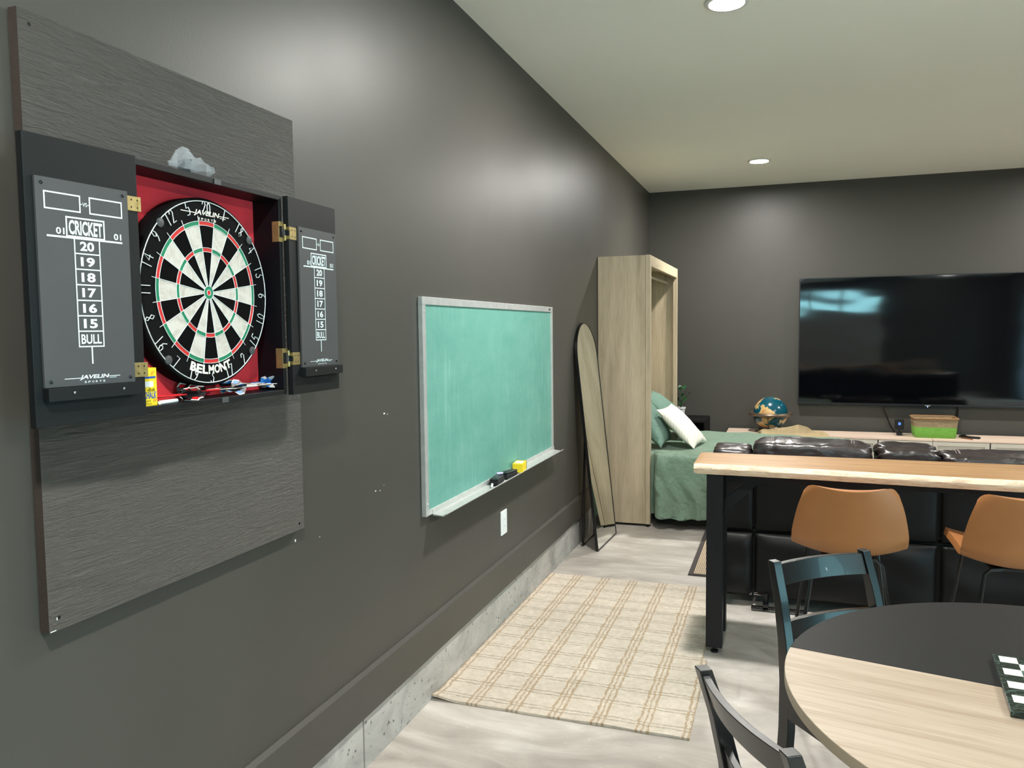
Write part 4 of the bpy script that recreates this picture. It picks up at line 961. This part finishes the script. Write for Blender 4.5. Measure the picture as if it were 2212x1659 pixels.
rg = thing('woven_rug', (2.1, 5.9, 0), 'ribbed beige and grey woven rug with dark binding running under the sofa', 'rug')
finish(b, 'weave', 'jute', rg, smooth=0)
b = bm_new()
for k in range(7):
    y = 5.10+k*.27; quad(b, [(.93, y, .0086), (.99, y-.045, .0086), (1.06, y, .0086), (.99, y+.045, .0086)])
finish(b, 'diamond_motif', 'jute_edge', rg, smooth=0)
b = bm_new()
for a in ((.838, .868, 4.945, 7.0), (.868, 3.4, 4.945, 4.968)): box(b, a[0], a[1], a[2], a[3], .0004, .0105)
finish(b, 'binding', 'jute_edge', rg, bevel=.002)

# ================================================================== ROUND TABLE
TC = (2.043, 1.930); TR = .6355; TZ = .75; ta = math.atan2(-.093, .443)
tt_ = thing('round_table', (TC[0], TC[1], 0), 'round dining table, one half black and the other half pale ash', 'table', rz=ta, local=True)
for nm, s0, mats in (('black_half', 0, ['table_black', 'table_black']), ('wood_half', PI, ['table_wood', 'table_edge'])):
    b = bm_new(); g = .0004*(1 if s0 == 0 else -1)
    poly = [(TR*math.cos(s0+PI*k/64), TR*math.sin(s0+PI*k/64)+g) for k in range(65)]
    prism(b, poly, TZ-.026, TZ, Matrix.Identity(4), 0, 1); finish(b, nm, mats, tt_, bevel=.002, smooth=30)
b = bm_new(); lathe(b, [(.30, .0), (.30, .012), (.10, .022), (.05, .04), (.045, .62), (.09, .66), (.28, .700), (.28, .7235)], (0, 0, 0), 48); finish(b, 'pedestal', 'chair_black', tt_)
# chessboard
ca = math.atan2(-.317, -.035)+PI/2; ex = Vector((math.cos(-.1100), math.sin(-.1100), 0)); ey = Vector((-ex.y, ex.x, 0)); BSZ = .319
cf = frame((1.848, 1.815, TZ), ex, ey, (0, 0, 1)); ch_o = cf @ Vector((BSZ/2, BSZ/2, 0))
ct = thing('chessboard', ch_o, 'green and white marble chessboard lying on the round table at the right edge', 'chessboard')
b = bm_new(); box(b, 0, BSZ, 0, BSZ, .0005, .0135, 0, cf); finish(b, 'slab', 'marble', ct, bevel=.002)
b = bm_new(); q = (BSZ-.024)/8; random.seed(11)
for i in range(8):
    for j in range(8):
        white = (i+(7-j)) % 2 == 0; mi = 0 if white else (1 if random.random() < .45 else 2)
        rect(b, cf @ Matrix.Translation((.012, .012, .0139)), i*q, (i+1)*q, j*q, (j+1)*q, mi, .0)
finish(b, 'squares', ['marble_w', 'marble_l', 'marble'], ct, smooth=0)

# ================================================================== DINING CHAIRS
def chair(L, R, label):
    """L, R: outer top corners of the rear posts seen from behind-left/right; the seat lies on the table side"""
    L, R = Vector(L), Vector(R); mid = (L+R)/2; d = (R-L).normalized()
    fwd = Vector((d.y, -d.x, 0)); t = thing('dining_chair', (0, 0, 0), label, 'chair', 'black dining chairs at the round table', local=True)
    base = mid+fwd*.29; t.location = (base.x, base.y, 0)
    t.rotation_euler = (0, 0, math.atan2(fwd.y, fwd.x)-PI/2)     # local +y = forward
    hw = .1925
    # local x: right when looking forward; L is at local +/-
    def post(s):
        b = bm_new(); path = [(-.335+.0, .0, .040), (-.222, .10, .045), (-.205, .30, .046), (-.203, .45, .046), (-.222, .58, .042), (-.252, .70, .036), (-.290, .812, .030)]
        V = []
        for y, z, dp in path:
            k = (z-.45)/.36; xo = s*(hw+(.012 if z < .5 else .012*(1-max(0, k)))); xi = xo-s*.030
            if z < .05: y = -.245
            V.append([b.verts.new((xa, ya, z)) for xa, ya in ((xo, y-dp/2), (xi, y-dp/2), (xi, y+dp/2), (xo, y+dp/2))])
        for A, B in zip(V, V[1:]):
            for k in range(4): b.faces.new((A[k], A[(k+1) % 4], B[(k+1) % 4], B[k]))
        b.faces.new(V[0][::-1]); b.faces.new(V[-1]); finish(b, 'rear_post', 'chair_black', t, bevel=.0025, smooth=30)
    path_fix = None
    post(1); post(-1)
    def slat(z0, z1, y0, y1, bow, th=.018):
        b = bm_new(); n = 18; V = []
        for i in range(n+1):
            u = i/n*2-1; x = u*(hw-.016); by = -bow*(1-u*u)
            V.append([b.verts.new((x, y0+by-th/2, z0)), b.verts.new((x, y0+by+th/2, z0)), b.verts.new((x, y1+by+th/2, z1)), b.verts.new((x, y1+by-th/2, z1))])
        for A, B in zip(V, V[1:]):
            for k in range(4): b.faces.new((A[k], A[(k+1) % 4], B[(k+1) % 4], B[k]))
        b.faces.new(V[0][::-1]); b.faces.new(V[-1]); finish(b, 'back_slat', 'chair_black', t, bevel=.002, smooth=30)
    slat(.738, .802, -.264, -.286, .026); slat(.575, .632, -.221, -.234, .026)
    b = bm_new(); P = [(-.205, -.20), (.205, -.20), (.205, -.10), (.212, .14), (.19, .195), (-.19, .195), (-.212, .14), (-.205, -.10)]
    prism(b, P, .434, .452, Matrix.Identity(4)); finish(b, 'seat', 'chair_black', t, bevel=.004)
    b = bm_new()
    for s in (-1, 1): box(b, s*.198-.009, s*.198+.009, -.18, .15, .345, .4335)
    box(b, -.185, .185, .14, .158, .345, .4335); box(b, -.185, .185, -.205, -.187, .345, .4335); finish(b, 'seat_rail', 'chair_black', t, bevel=.002)
    for s in (-1, 1):
        b = bm_new(); T = Matrix.Identity(4); box(b, s*.193-.017, s*.193+.017, .140, .176, 0, .4335)
        finish(b, 'front_leg', 'chair_black', t, bevel=.003)
    return t
chair((1.364, 2.597, 0), (1.668, 2.835, 0), 'black slat-back dining chair on the far side of the table, back catching blue light')
chair((1.420, 1.414, 0), (1.2345, 1.731, 0), 'black slat-back dining chair in the near foreground, cut by the bottom edge')
